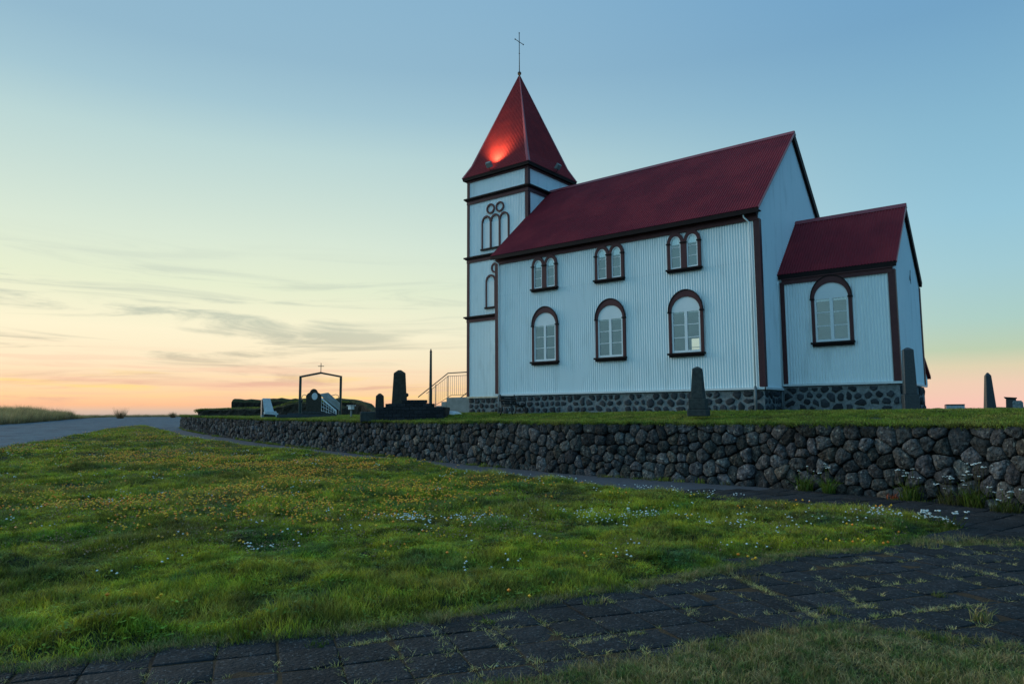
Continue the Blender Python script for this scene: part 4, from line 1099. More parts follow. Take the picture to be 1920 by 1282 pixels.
# left: white leaning tablet
t = thing('gravestone', 'white marble tablet leaning back on a white stepped foot', 'gravestone', (-25.6, .9, -.79), gyaw(-25.6, .9) + R_(18), GR)
m = MB(); m.hexa([(-.20, 0, .28), (.28, 0, .28), (.28, .12, .28), (-.20, .12, .28)], [(-.28, .10, .96), (.10, .10, .96), (.10, .2, .96), (-.28, .2, .96)]); m.build('tablet', M_marble, t, bevel=.008)
m = MB(); m.hexa([(-.22, -.08, .16), (.46, -.08, .10), (.46, .3, .10), (-.22, .3, .16)], [(-.20, -.08, .27), (.36, -.08, .30), (.36, .3, .30), (-.20, .3, .27)]); m.build('foot', M_marble, t)
MB().box(-.24, .42, -.02, .34, 0, .155).build('base', M_darkstone, t); MB().box(.36, .47, -.09, .1, .0, .20).build('foot_block', M_marble, t); MB().box(-.36, -.25, -.1, .1, 0, .12).build('side_block', M_palestone, t)
m = MB(); m.box(-.30, -.24, .12, .32, 0, .9); m.build('back_prop', M_darkstone, t)
# round-headed stone with oval plaque on plinth
t = thing('gravestone', 'dark round-headed gravestone with a pale oval plaque inside the gate view', 'gravestone', (-22.0, 1.03, -.78), gyaw(-22, 1.03), GR)
pl_ = [(-.36, .26), (.36, .26), (.36, 1.0), (.28, 1.12), (.20, 1.16), (.14, 1.28), (.05, 1.34), (-.05, 1.34), (-.14, 1.28), (-.20, 1.16), (-.28, 1.12), (-.36, 1.0)]
MB().prism(pl_, lambda a, b, d: (a, d, b), -.12, .12).build('stone', M_brownstone, t, bevel=.012)
MB().prism([(.04 + .135 * math.cos(a), .98 + .17 * math.sin(a)) for a in [2 * math.pi * k / 20 for k in range(20)]], lambda a, b, d: (a, d, b), -.135, -.122).build('oval_plaque', M_marble, t)
MB().box(-.52, .52, -.3, .3, .12, .26).build('base_step', M_roughstone, t, bevel=.015)
# long grey kerb slab
t = thing('grave_kerb', 'long low grey stone kerb around the grave beneath the round-headed stone', 'grave kerb', (-22.0, 0.75, -.82), gyaw(-22, 1.0))
MB().box(-1.42, 1.30, -.35, -.15, 0, .15).build('kerb', M_darkstone, t, bevel=.01); MB().box(-1.42, -1.25, -.15, 1.2, 0, .15).build('kerb', M_darkstone, t, bevel=.01); MB().box(1.14, 1.30, -.15, 1.2, 0, .15).build('kerb', M_darkstone, t, bevel=.01)
MB().box(-1.0, 1.3, 1.2, 1.35, 0, .22).build('kerb', M_darkstone, t, bevel=.01)
# grave lantern with plants
t = thing('grave_lantern', 'small pale grave lantern standing among bright green plants', 'lantern', (-18.25, .3, -.76), 0)
m = MB().tube([(0, 0, .0), (0, 0, .3)], .04, 8); m.build('post', M_palestone, t)
MB().box(-.10, .10, -.10, .10, .30, .46).build('lamp_box', M_marble, t, bevel=.01); MB().box(-.14, .14, -.14, .14, .46, .49).build('lamp_roof', M_marble, t)
# dark stepped lava-block enclosure
yw = math.atan2(-1.54 + 3.05, -10.77 + 12.65)
plot = thing('burial_plot_wall', 'stepped black lava-block wall round a burial plot left of the church', 'wall', (-11.71, -2.3, -.93), yw)
prof = [(-1.20, .50), (-.98, .50), (-.98, .62), (-.18, .62), (-.18, .74), (.50, .74), (.50, .62), (.86, .62), (.86, .50), (1.22, .50)]
def ptop(x):
    return .74 if -.22 <= x <= .55 else (.62 if -.90 <= x <= .86 else .50)
bh, bw_ = .122, .30
rb = random.Random(4); core_b = MB()
for k in range(7):
    z0 = k * bh - .1 + .0; x = -1.22 - (k % 2) * .15
    while x < 1.22:
        x1_ = min(1.22, x + bw_); xx = max(-1.22, x)
        if x1_ - xx > .05:
            ztop = ptop((xx + x1_) / 2) + .05
            if z0 + bh <= ztop + .03:
                m = MB(); dd = rb.uniform(0, .012); m.box(xx + .005, x1_ - .005, -.11 - dd, .11, z0 + .005, z0 + bh - .003)
                tt_ = rb.uniform(.7, 1.3); m.build('block', M_block, plot, bevel=.006, tint=(tt_, tt_, tt_ * 1.04))
        x += bw_
MB().prism([(-1.2, -.1), (1.2, -.1), (1.2, .50), (.84, .50), (.84, .62), (.53, .62), (.53, .74), (-.20, .74), (-.20, .62), (-.88, .62), (-.88, .50), (-1.2, .50)], lambda a, b, d: (a, d, b), -.085, .125).build('wall_core', M_block, plot, tint=(.6, .6, .6))
for sx in (-1.12, 1.12):
    m = MB(); m.box(sx - .1, sx + .1, .127, 2.0, -.05, .50); m.build('side_wall', M_block, plot, tint=(1, 1, 1))
MB().box(-1.02, 1.02, 1.9, 2.1, -.05, .52).build('back_wall', M_block, plot, tint=(1, 1, 1))
plot2 = thing('low_plot_wall', 'low grey rubble wall continuing left from the black burial plot wall', 'wall', (-13.0, -3.1, -.94), yw + .05)
MB().box(-.30, .50, -.12, .12, 0, .36).build('rubble', M_roughstone, plot2, bevel=.03)
t = thing('gravestone', 'large tapering dark obelisk rising from the black burial plot', 'gravestone', (-13.18, -1.50, -.80), gyaw(-13.2, -1.5), GR)
obelisk(t, .62, .44, 1.66, .12, d0=.4, d1=.3, mat=M_brownstone)
t = thing('gravestone', 'small pointed tablet left of the large obelisk', 'gravestone', (-14.11, -1.65, -.84), gyaw(-14, -1.6), GR)
obelisk(t, .36, .30, .86, .10, d0=.2, d1=.16, mat=M_brownstone)
t = thing('flower_ball', 'small dark ball of flowers on a thin stem beside the large obelisk', 'flowers', (-12.93, -1.36, -.80))
MB().sphere((0, 0, .84), .075, 10, 8).build('flower_head', M_iron, t, smooth=True); MB().tube([(0, 0, 0), (0, 0, .8)], .012, 6).build('stem', M_green, t)
# pole
t = thing('light_pole', 'slim tapering grey-green pole with pointed top left of the church steps', 'pole', (-14.02, .98, -.8))
MB().tube([(0, 0, 0), (0, 0, 2.62), (0, 0, 2.66)], [.07, .047, .045], 14).build('shaft', M_green, t, smooth=False); MB().tube([(0, 0, 2.662), (0, 0, 2.70), (0, 0, 2.82)], [.055, .05, .008], 12).build('cap', M_iron, t); MB().tube([(0, 0, -.02), (0, 0, .32)], .085, 14).build('base_sleeve', M_palestone, t)
# pale slanting slabs
t = thing('grave_slab', 'pale folded stone slab tilted against the church steps', 'grave slab', (-11.75, .10, -.84), R_(40))
m = MB(); A_, B_, C_, D_, E_ = (-.50, 0, .30), (.02, -.05, .27), (-.10, -.30, .02), (.52, .0, .03), (0.0, .45, .15)
m.f = [(0, 2, 1), (1, 2, 3), (0, 1, 4), (1, 3, 4), (0, 4, 3, 2)]; m.v = [A_, B_, C_, D_, E_]; m.build('slab', M_marble, t)
MB().box(-.52, .0, .05, .45, 0, .2).build('foot', M_palestone, t)
# steps and landing at the tower door (west side)
st = thing('entrance_steps', 'pale concrete entrance steps and landing on the left side of the tower', 'steps')
MB().box(TX0 - 1.35, TX0 - .03, 2.10, 4.9, -1.0, .02).build('landing', M_palestone, st, bevel=.01)
for k in range(4):
    MB().box(TX0 - 1.35 - .3 * (k + 1), TX0 - 1.35 - .3 * k - .002, 2.10, 4.9, -1.0, .02 - .17 * (k + 1)).build('step', M_palestone, st, bevel=.008)
ral = thing('stair_railing', 'metal stair railing with thin balusters beside the entrance steps', 'railing')
X1, X2 = TX0 - 1.30, TX0 - 3.1
for yy in (2.14, 4.86):
    MB().tube([(TX0 - .06, yy, 1.06), (X1, yy, 1.06), (X2, yy, .08)], .024, 8).build('handrail', M_rail, ral, smooth=True)
    MB().tube([(TX0 - .06, yy, .93), (X1, yy, .93), (X2 + .5, yy, .22)], .012, 6).build('upper_rail', M_galv, ral)
    MB().tube([(TX0 - .06, yy, .12), (X1 + .2, yy, .12), (X2 + .3, yy, -.62)], .012, 6).build('lower_rail', M_rail, ral)
    for x, z0, z1 in ((X1, .0, .95), (X1 - .72, -.55, .60), (TX0 - .10, .02, 1.03)): MB().tube([(x, yy, z0), (x, yy, z1)], .022, 8).build('post', M_galv, ral)
    x = TX0 - .2
    while x > X2 + .55:
        if x >= X1: z0, z1 = .12, .93
        else: z1 = .93 - (X1 - x) * .53; z0 = max(-.62, .12 - (X1 - x) * .5)
        MB().tube([(x, yy, z0), (x, yy, z1)], .007, 5).build('baluster', M_galv, ral); x -= .12
# bench
bn = thing('garden_bench', 'small dark cast-iron garden bench against the stone plinth', 'bench', (-8.42, -.62, -.72), R_(0)); bn.scale = (.84, .86, .74)
for yy in (-.45, .45):
    m = MB(); m.tube([(-.30, yy, .95), (-.27, yy, .70), (-.20, yy, .42), (-.23, yy, .15), (-.30, yy, 0)], .028, 7); m.tube([(-.2, yy, .42), (.0, yy, .40), (.26, yy, .42), (.28, yy, .2), (.36, yy, 0)], .026, 7)
    m.tube([(-.27, yy, .66), (-.1, yy, .68), (.2, yy, .66), (.29, yy, .60), (.27, yy, .42)], .024, 7)
    m.tube([(.08 + .1 * math.cos(a), yy, .25 + .1 * math.sin(a)) for a in [R_(q) for q in range(0, 361, 30)]], .016, 6); m.tube([(-.12 + .07 * math.cos(a), yy, .54 + .07 * math.sin(a)) for a in [R_(q) for q in range(0, 361, 30)]], .014, 6)
    m.tube([(-.23, yy, .15), (0, yy, .14), (.28, yy, .2)], .016, 6)
    m.build('side_frame', M_iron, bn, smooth=True)
for k in range(6): MB().box(-.20 + k * .078, -.14 + k * .078, -.48, .48, .43, .455).build('seat_slat', M_wood, bn)
for k in range(4): MB().bar((-.215 - k * .022, -.48, .52 + k * .11), (-.215 - k * .022, .48, .52 + k * .11), .02, .08).build('back_slat', M_wood, bn)
# churchyard gate frame with cross
gA, gB = Vector((-27.67, 4.19, -.78)), Vector((-25.87, 5.62, -.78)); gd = (gB - gA); gl_ = gd.length; gyw = math.atan2(gd.y, gd.x)
g = thing('gate_frame', 'dark green gabled gate frame topped by a small cross in the churchyard', 'gate', ((gA + gB) / 2), gyw)
h = gl_ / 2; zp, za = 2.20, 2.47
for s_ in (-1, 1): MB().box(s_ * h - .06, s_ * h + .06, -.06, .06, -.05, zp).build('post', M_green, g, bevel=.008)
for s_ in (-1, 1): MB().bar((s_ * (h + .055), 0, zp + .04), (0, 0, za), .12, .10).build('beam', M_green, g)
m = MB().tube([(0, 0, za), (0, 0, za + .56)], .02, 8); m.tube([(-.17, 0, za + .38), (.17, 0, za + .38)], .018, 8); m.build('cross', M_green, g)
for s_, nm in ((-1, 'gate leaf'), (1, 'gate leaf')):
    m = MB(); x0_ = s_ * (h - .10)
    pts = [(x0_, 0, .05), (x0_, 0, 1.05), (x0_ - s_ * .03, -.0, 1.18), (x0_ - s_ * .16, -.05, 1.24), (x0_ - s_ * .35, -.2, 1.18), (x0_ - s_ * .62, -.35, 1.08)]
    m.tube(pts, .018, 6); m.build('leaf_arch', M_galv, g)
MB().box(-h + .06, -h + .16, -.05, .05, .80, .92).build('latch_box', M_iron, g); MB().box(h - .16, h - .06, -.05, .05, .80, .92).build('latch_box', M_iron, g)
lf = thing('lattice_gate', 'open white lattice gate leaf sloping down beside the dark gravestone', 'gate leaf', (-25.15, 3.45, -.78), math.atan2(4.31 - 3.66, -24.28 + 25.11))
m = MB()
P0, P1 = Vector((-.12, 0, 1.32)), Vector((1.22, -.5, .30)); Q0, Q1 = Vector((-.05, 0, .16)), Vector((1.2, -.5, .02))
m.bar(P0, P1, .05, .06); m.bar(Q0, Q1, .04, .04); m.bar(Q0, P0, .04, .04); m.bar(Q1, P1, .05, .05)
m.build('leaf_frame', M_marble, lf)
for k in range(1, 9):
    t_ = k / 9; MB().bar(Q0.lerp(Q1, t_), P0.lerp(P1, t_), .018, .018).build('bar', M_marble, lf)
for k in range(1, 4):
    t_ = k / 4; MB().bar(Q0.lerp(P0, t_), Q1.lerp(P1, t_), .016, .016).build('cross_bar', M_marble, lf)
m = MB(); m.hexa([P0 + Vector((.10, .5, -.10)), P0 + Vector((.62, .5, -.02)), P1 + Vector((.06, .5, .42)), P1 + Vector((.06, .5, .0))], [P0 + Vector((.10, .56, -.10)), P0 + Vector((.62, .56, -.02)), P1 + Vector((.06, .56, .42)), P1 + Vector((.06, .56, .0))])
m.build('rear_panel', M_palestone, lf)
# turf and stone banks ---------------------------------------------------
def bank(name, label, pts, zb, thick, seed, direction=(-.55, .83)):
    """pts: (x, y, ztop) along the crest"""
    t = thing(name, label, 'bank', (pts[0][0], pts[0][1], zb)); o = Vector(t.location)
    r = random.Random(seed); dens = []
    for a, b in zip(pts[:-1], pts[1:]):
        n = max(2, int(math.dist(a[:2], b[:2]) / .35))
        for k in range(n): q = k / n; dens.append(tuple(a[i] + (b[i] - a[i]) * q for i in range(3)))
    dens.append(pts[-1])
    face, top = MB(), MB(); d = Vector((*direction, 0))
    prev = None
    for k, p in enumerate(dens):
        p = Vector(p) - o; j = lambda s: r.uniform(-s, s)
        h_ = p.z + j(.045)
        row = [Vector((p.x + j(.06), p.y + j(.06), 0)) - d * .10, Vector((p.x, p.y, h_ * .5)) + d * j(.08), Vector((p.x, p.y, h_ * .85)) - d * (.03 + abs(j(.05)))]
        tr = [row[2], Vector((p.x, p.y, h_ + j(.02))) + d * .12, Vector((p.x, p.y, h_ + .05 + j(.03))) + d * thick * .5, Vector((p.x, p.y, h_)) + d * thick, Vector((p.x, p.y, -.1)) + d * (thick + .4)]
        if prev:
            for i in range(2): face.quad(prev[0][i], row[i], row[i + 1], prev[0][i + 1])
            for i in range(4): top.quad(prev[1][i], tr[i], tr[i + 1], prev[1][i + 1])
        else: first = (row, tr)
        prev = (row, tr)
    for rw_ in (first, prev):
        face.f.append(tuple(len(face.v) + i for i in range(7))); face.v += [tuple(q) for q in rw_[0]] + [tuple(q) for q in rw_[1][1:]]
    face.build('stone_face', M_turf, t); top.build('turf_top', M_turftop, t)
    return t
bank('turf_bank', 'low grass-topped stone bank at the left end of the churchyard', [(-38.6, 4.0, -.70), (-37.8, 3.6, -.5), (-36.73, 3.0, -.33), (-33.33, 3.8, -.28), (-31.3, 4.6, -.24)], -.85, 1.6, 2)
bank('turf_bank', 'grassy mound rising behind the white leaning tablet', [(-31.2, 4.3, -.50), (-30.4, 4.5, -.15), (-29.4, 4.8, .05), (-28.2, 5.2, .12), (-27.3, 5.8, .05), (-26.6, 6.3, -.3)], -.85, 1.8, 3)
bank('stone_enclosure_wall', 'brown stone enclosure wall with square end behind the turf banks', [(-40.01, 7.13, .44), (-38.4, 8.3, .36), (-38.3, 8.4, .44), (-35.02, 9.83, .42), (-32, 10.4, .36)], -.85, .8, 4)
bank('turf_bank', 'dark rounded bank right of the gate frame', [(-31.6, 9.0, .18), (-30.9, 9.3, .33), (-30.1, 9.75, .30), (-28.6, 9.6, .02), (-27.5, 9.2, -.35), (-26.0, 8.3, -.62)], -.85, 1.6, 5)
bank('far_boundary_wall', 'low dark far boundary wall beyond the graves on the right', [(-3, 22, -.52), (3, 21.5, -.55), (5.2, 21.2, -.46), (8, 21, -.48), (14, 19, -.5)], -.9, .6, 6, direction=(0, 1))

# ------------------------------------------------------------------ grass and flowers (geometry-node instances)
SRC = bpy.data.collections.new('plant_sources')
def src_collection(name, meshes):
    c = bpy.data.collections.new(name)
    for i, me in enumerate(meshes):
        o = bpy.data.objects.new(f'{name}_{i:02d}', me); c.objects.link(o)
    return c
def tuft_mesh(seed, nb, rad, h, w, mat, lean=.5, seg=2):
    r = random.Random(seed); v = []; f = []; tint = []
    for _ in range(nb):
        a = r.random() * 6.283; q = rad * math.sqrt(r.random()); x, y = q * math.cos(a), q * math.sin(a)
        hh = h * r.uniform(.45, 1.15); ww = w * r.uniform(.7, 1.3); la = r.random() * 6.283; ln = lean * hh * r.uniform(.2, 1.2)
        fa = r.random() * 3.14; dx, dy = math.cos(fa) * ww / 2, math.sin(fa) * ww / 2; lx, ly = math.cos(la) * ln, math.sin(la) * ln
        b = len(v)
        t = r.uniform(.75, 1.25); c = (t * r.uniform(.85, 1.2), t, t * r.uniform(.8, 1.1))
        v += [(x - dx, y - dy, -.02), (x + dx, y + dy, -.02), (x - dx * .8 + lx * .35, y - dy * .8 + ly * .35, hh * .55), (x + dx * .8 + lx * .35, y + dy * .8 + ly * .35, hh * .55), (x + lx, y + ly, hh * r.uniform(.8, 1))]
        f += [(b, b + 1, b + 3, b + 2), (b + 2, b + 3, b + 4)]
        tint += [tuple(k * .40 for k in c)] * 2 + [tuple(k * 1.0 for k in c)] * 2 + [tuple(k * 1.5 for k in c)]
    me = bpy.data.meshes.new('tuft'); me.from_pydata(v, [], f); set_tint(me, np.array(tint)); me.materials.append(mat)
    return me
def clover_mesh(seed, mat, n=26, rad=.11):
    r = random.Random(seed); v = []; f = []; tint = []
    for _ in range(n):
        a = r.random() * 6.283; q = rad * math.sqrt(r.random()); x, y, z = q * math.cos(a), q * math.sin(a), r.uniform(.015, .05); s = r.uniform(.008, .016)
        b = len(v); rot_ = r.random() * 6.28; tl = r.uniform(-.5, .5)
        for k in range(5): aa = rot_ + k * 1.2566; v.append((x + s * math.cos(aa), y + s * math.sin(aa), z + s * tl * math.cos(aa)))
        f.append(tuple(range(b, b + 5))); t = r.uniform(.7, 1.2); tint += [(t * .7, t, t * 1.1)] * 5
    me = bpy.data.meshes.new('leaves'); me.from_pydata(v, [], f); set_tint(me, np.array(tint)); me.materials.append(mat)
    return me
def flower_mesh(seed, mats, h, r0, n, spread, flat=.35, stem=True):
    """a few flower heads on thin stems"""
    r = random.Random(seed); mb = MB(); idx = []
    for _ in range(n):
        a = r.random() * 6.283; q = spread * math.sqrt(r.random()); x, y = q * math.cos(a), q * math.sin(a); hh = h * r.uniform(.7, 1.2); rr = r0 * r.uniform(.7, 1.25)
        lx, ly = r.uniform(-.02, .02), r.uniform(-.02, .02)
        if stem:
            b = len(mb.v); mb.v += [(x - .0015, y, 0), (x + .0015, y, 0), (x + lx, y + ly, hh)]; mb.f.append((b, b + 1, b + 2)); idx.append(0)
        b = len(mb.v); k = 7
        for j in range(k): t = 6.283 * j / k; jr = rr * (1 if j % 2 else .8); mb.v.append((x + lx + jr * math.cos(t), y + ly + jr * math.sin(t), hh + rr * .15 * r.uniform(-1, 1)))
        tp = mb.vert((x + lx, y + ly, hh + rr * flat)); bt = mb.vert((x + lx, y + ly, hh - rr * flat)); mi = r.randrange(1, len(mats))
        for j in range(k): mb.f.append((b + j, b + (j + 1) % k, tp)); mb.f.append((b + (j + 1) % k, b + j, bt)); idx += [mi, mi]
    me = bpy.data.meshes.new('flowers'); me.from_pydata(mb.v, [], mb.f)
    for m_ in mats: me.materials.append(m_)
    me.polygons.foreach_set('material_index', idx); set_tint(me, (1, 1, 1))
    return me
def scatter(name, coll, P, scl, label, parent=None, nvar=6, tilt=.12, kind='stuff', mat=None):
    """P: Nx3 positions, instanced with random turn; one object"""
    n = len(P)
    me = bpy.data.meshes.new(name); me.vertices.add(n); me.vertices.foreach_set('co', np.asarray(P, np.float32).ravel())
    rotv = np.column_stack([nrg.uniform(-tilt, tilt, n), nrg.uniform(-tilt, tilt, n), nrg.uniform(0, 6.283, n)]).astype(np.float32)
    a = me.attributes.new('rot', 'FLOAT_VECTOR', 'POINT'); a.data.foreach_set('vector', rotv.ravel())
    a = me.attributes.new('scl', 'FLOAT_VECTOR', 'POINT'); a.data.foreach_set('vector', np.asarray(scl, np.float32).ravel())
    a = me.attributes.new('pick', 'INT', 'POINT'); a.data.foreach_set('value', nrg.integers(0, nvar, n).astype(np.int32))
    o = bpy.data.objects.new(name, me); COL.objects.link(o)
    ng = bpy.data.node_groups.new(name + '_nodes', 'GeometryNodeTree')
    ng.interface.new_socket('Geometry', in_out='INPUT', socket_type='NodeSocketGeometry'); ng.interface.new_socket('Geometry', in_out='OUTPUT', socket_type='NodeSocketGeometry')
    nd, lk = ng.nodes, ng.links
    gi = nd.new('NodeGroupInput'); go = nd.new('NodeGroupOutput'); iop = nd.new('GeometryNodeInstanceOnPoints'); ci = nd.new('GeometryNodeCollectionInfo')
    ci.inputs[0].default_value = coll; ci.inputs[1].default_value = True; ci.inputs[2].default_value = True
    def na(nm, dt):
        x = nd.new('GeometryNodeInputNamedAttribute'); x.data_type = dt; x.inputs[0].default_value = nm; return x.outputs[0]
    m2p = nd.new('GeometryNodeMeshToPoints')
    lk.new(gi.outputs[0], m2p.inputs[0]); lk.new(m2p.outputs[0], iop.inputs['Points']); lk.new(ci.outputs[0], iop.inputs['Instance'])
    iop.inputs['Pick Instance'].default_value = True
    lk.new(na('pick', 'INT'), iop.inputs['Instance Index'])
    e2r = nd.new('FunctionNodeEulerToRotation'); lk.new(na('rot', 'FLOAT_VECTOR'), e2r.inputs[0]); lk.new(e2r.outputs[0], iop.inputs['Rotation'])
    lk.new(na('scl', 'FLOAT_VECTOR'), iop.inputs['Scale'])
    lk.new(iop.outputs[0], go.inputs[0])
    md = o.modifiers.new('scatter', 'NODES'); md.node_group = ng
    o['kind'] = kind; o['label'] = label
    if parent: o.parent = parent
    return o
def rnd_in(poly, dens, dmin, dmax, latk=.80, extra=1.3, zf=ground_h):
    x0, y0 = np.min(poly, 0); x1, y1 = np.max(poly, 0)
    n = int((x1 - x0) * (y1 - y0) * dens)
    out = []
    while n > 0:
        m_ = min(n, 2000000); x = nrg.uniform(x0, x1, m_); y = nrg.uniform(y0, y1, m_); n -= m_
        d = depth(x, y); lat = (x - CAM.x) * Rt.x + (y - CAM.y) * Rt.y
        k = (d > dmin) & (d < dmax) & (np.abs(lat) < d * latk + extra)
        x, y = x[k], y[k]
        k = inside(x, y, poly); out.append(np.column_stack([x[k], y[k]]))
    P = np.concatenate(out); return np.column_stack([P, zf(P[:, 0], P[:, 1])])

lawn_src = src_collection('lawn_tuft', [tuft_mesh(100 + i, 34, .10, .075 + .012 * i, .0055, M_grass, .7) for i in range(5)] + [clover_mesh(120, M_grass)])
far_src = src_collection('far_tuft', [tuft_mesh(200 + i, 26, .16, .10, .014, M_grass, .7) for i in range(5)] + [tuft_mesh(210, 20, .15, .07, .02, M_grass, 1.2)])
def clump(P, k=1.0):
    f = fbm(P[:, 0] * 1.25 + 3, P[:, 1] * 1.25); g_ = vnoise(P[:, 0] * 2.7, P[:, 1] * 2.7 + 4)
    s = (.38 + 1.9 * np.clip(f - .3, 0, 1) * (0.3 + 1.3 * g_)) * k
    return s
Pn = rnd_in(LAWN, 270, 3.3, 9.5)
sN = clump(Pn); scatter('lawn_grass', lawn_src, Pn, np.column_stack([np.ones(len(Pn)) * .9, np.ones(len(Pn)) * .9, .78 * sN * nrg.uniform(.7, 1.3, len(Pn))]), 'green lawn grass in front of the wall, near part')
tus = []
for _ in range(420):
    d_t = rng.uniform(4.2, 17); lt_ = rng.uniform(-.78, .7) * d_t; x = CAM.x + Fh[0] * d_t + Rt.x * lt_; y = CAM.y + Fh[1] * d_t + Rt.y * lt_
    if not inside(x, y, LAWN) or edge_dist(x, y, LAWN) < .25: continue
    rr = rng.uniform(.08, .24); hh = rng.uniform(.6, 1.25)
    for _k in range(int(rr * 150)):
        a = rng.random() * 6.283; q = rr * math.sqrt(rng.random()); tus.append((x + q * math.cos(a), y + q * math.sin(a), hh * (1.1 - .7 * (q / rr) ** 2)))
tus = np.array(tus); tz = ground_h(tus[:, 0], tus[:, 1])
scatter('tussock_grass', lawn_src, np.column_stack([tus[:, :2], tz]), np.column_stack([np.ones(len(tus)), np.ones(len(tus)), tus[:, 2]]), 'denser tussocks standing up out of the lawn')
Pm = rnd_in(LAWN, 95, 9.5, 20)
sM = clump(Pm); scatter('lawn_grass', lawn_src, Pm, np.column_stack([np.ones(len(Pm)) * 1.6, np.ones(len(Pm)) * 1.6, sM * 1.1 * nrg.uniform(.7, 1.3, len(Pm))]), 'green lawn grass in front of the wall, middle part')
Pf = rnd_in(LAWN, 30, 20, 64)
sF = clump(Pf); scatter('lawn_grass', far_src, Pf, np.column_stack([np.ones(len(Pf)) * 1.6, np.ones(len(Pf)) * 1.6, sF * 1.0 * nrg.uniform(.7, 1.3, len(Pf))]), 'green lawn grass tapering away to the road')
print('tufts', len(Pn), len(Pm), len(Pf))
# dry patch bottom right and strip
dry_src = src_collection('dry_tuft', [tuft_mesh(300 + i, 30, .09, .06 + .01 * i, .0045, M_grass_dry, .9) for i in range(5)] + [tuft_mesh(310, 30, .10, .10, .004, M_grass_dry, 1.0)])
Pp = rnd_in(PATCH, 380, 2.6, 8, extra=1)
scatter('patch_grass', dry_src, Pp, np.column_stack([np.ones(len(Pp)), np.ones(len(Pp)), clump(Pp, .62) * nrg.uniform(.4, 1.5, len(Pp))]), 'short half-dry grass patch at the lower right corner')
Ps = rnd_in(STRIP, 320, 5, 14)
scatter('strip_grass', dry_src, Ps, np.column_stack([np.ones(len(Ps)), np.ones(len(Ps)), nrg.uniform(.5, 1.3, len(Ps))]), 'thin strip of grass between the paving and the footpath')
# lawn edge fringe along the paving and path
def along(poly, dens, width, closed=False):
    pts = []
    for a, b in zip(poly[:-1], poly[1:]):
        L = math.dist(a, b); n = int(L * dens)
        t = nrg.random(n); w = nrg.normal(0, width, n); dx, dy = (b[0] - a[0]) / L, (b[1] - a[1]) / L
        pts.append(np.column_stack([a[0] + (b[0] - a[0]) * t - dy * w, a[1] + (b[1] - a[1]) * t + dx * w]))
    return np.concatenate(pts)
E1 = np.concatenate([along(FRONT_UP[2:], 90, .05), along(FRONT_LOW, 90, .05)]); E1 = np.column_stack([E1, gz(E1[:, 0], E1[:, 1]) + .03])
scatter('edge_grass', dry_src, E1, np.column_stack([np.ones(len(E1)) * .8, np.ones(len(E1)) * .8, nrg.uniform(.3, .9, len(E1))]), 'ragged dry grass fringe along the paving edge')
# yard grass
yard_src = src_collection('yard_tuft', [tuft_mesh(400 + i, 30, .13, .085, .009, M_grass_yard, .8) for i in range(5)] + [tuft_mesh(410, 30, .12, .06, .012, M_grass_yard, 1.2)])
YV = [(w[0] , w[1]) for w in WALL[:18]] + [(-40, 14), (-25, 9), (-13.5, 1.8), (-12.9, 1.9), (-9.7, 1.9), (-9.7, -.02), (0, -.02), (0.05, 1.45), (3.1, 1.45), (3.1, 12), (4, 22), (16, 18), (16, -4)]
Py = rnd_in(YV, 60, 8, 48, zf=yard_h)
ds = ss(12, 45, depth(Py[:, 0], Py[:, 1])) * .8 + 1
scatter('yard_grass', yard_src, Py, np.column_stack([ds, ds, nrg.uniform(.35, .85, len(Py))]), 'short bright grass of the churchyard behind the wall')
Wf = along(WALL[:18], 26, .05); 
zt_ = yard_h(Wf[:, 0], Wf[:, 1]); Wf = np.column_stack([Wf, zt_ - .0])
scatter('wall_top_grass', yard_src, Wf, np.column_stack([np.ones(len(Wf)) * 1.0, np.ones(len(Wf)) * 1.0, nrg.uniform(.3, .9, len(Wf))]), 'grass fringe overhanging the top of the stone wall', tilt=.5)
print('yard', len(Py), len(Wf))
# turf on the banks
bk = []
for a, b in (((-37.5, 3.8, -.52), (-36.7, 3.3, -.35)), ((-36.7, 3.3, -.33), (-31.3, 5.0, -.24)), ((-31.0, 4.9, -.3), (-29.4, 5.3, .08)), ((-29.4, 5.3, .10), (-27.3, 6.3, .06))):
    for _ in range(260): q = rng.random(); bk.append((a[0] + (b[0] - a[0]) * q + rng.uniform(-.25, .25), a[1] + (b[1] - a[1]) * q + rng.uniform(-.3, .9), a[2] + (b[2] - a[2]) * q))
scatter('bank_grass', yard_src, np.array(bk), np.column_stack([np.ones(len(bk)) * 2, np.ones(len(bk)) * 2, nrg.uniform(.5, 1.3, len(bk))]), 'grass growing on the turf banks')
# tall grass on the verge beyond the road
tall_src = src_collection('tall_tuft', [tuft_mesh(500 + i, 34, .35, .78 + .16 * i, .018, M_grass_tall, .35) for i in range(6)])
tl = []
for _ in range(7000):
    t_ = rng.uniform(-40, 40) if rng.random() < .85 else rng.uniform(40, 52); s_ = rng.uniform(.2, 9)
    x = RA[0] - .866 * t_ - .5 * s_; y = RA[1] + .5 * t_ - .866 * s_
    tl.append((x, y, float(gz(x, y) + berm(x, y)), max(.25, 1 - max(0, t_ - 33) / 12) * rng.uniform(.6, 1.15)))
tl = np.array(tl); scatter('tall_grass', tall_src, tl[:, :3], np.column_stack([np.ones(len(tl)) * 1.1, np.ones(len(tl)) * 1.1, tl[:, 3]]), 'tall seeding grass on the verge beyond the road')
lo_ = []
for _ in range(2500):
    q = rng.random(); x = -102 + (q * 62); x = rng.uniform(-125, -60); y = 40 + (x + 102) * .2 + rng.uniform(-6, 14)
    x = -100 + rng.uniform(-30, 45); dd_ = 118 + rng.uniform(0, 12); lat = rng.uniform(-95, -48); x = CAM.x + Fh[0] * dd_ + Rt.x * lat; y = CAM.y + Fh[1] * dd_ + Rt.y * lat
    lo_.append((x, y, float(gz(x, y))))
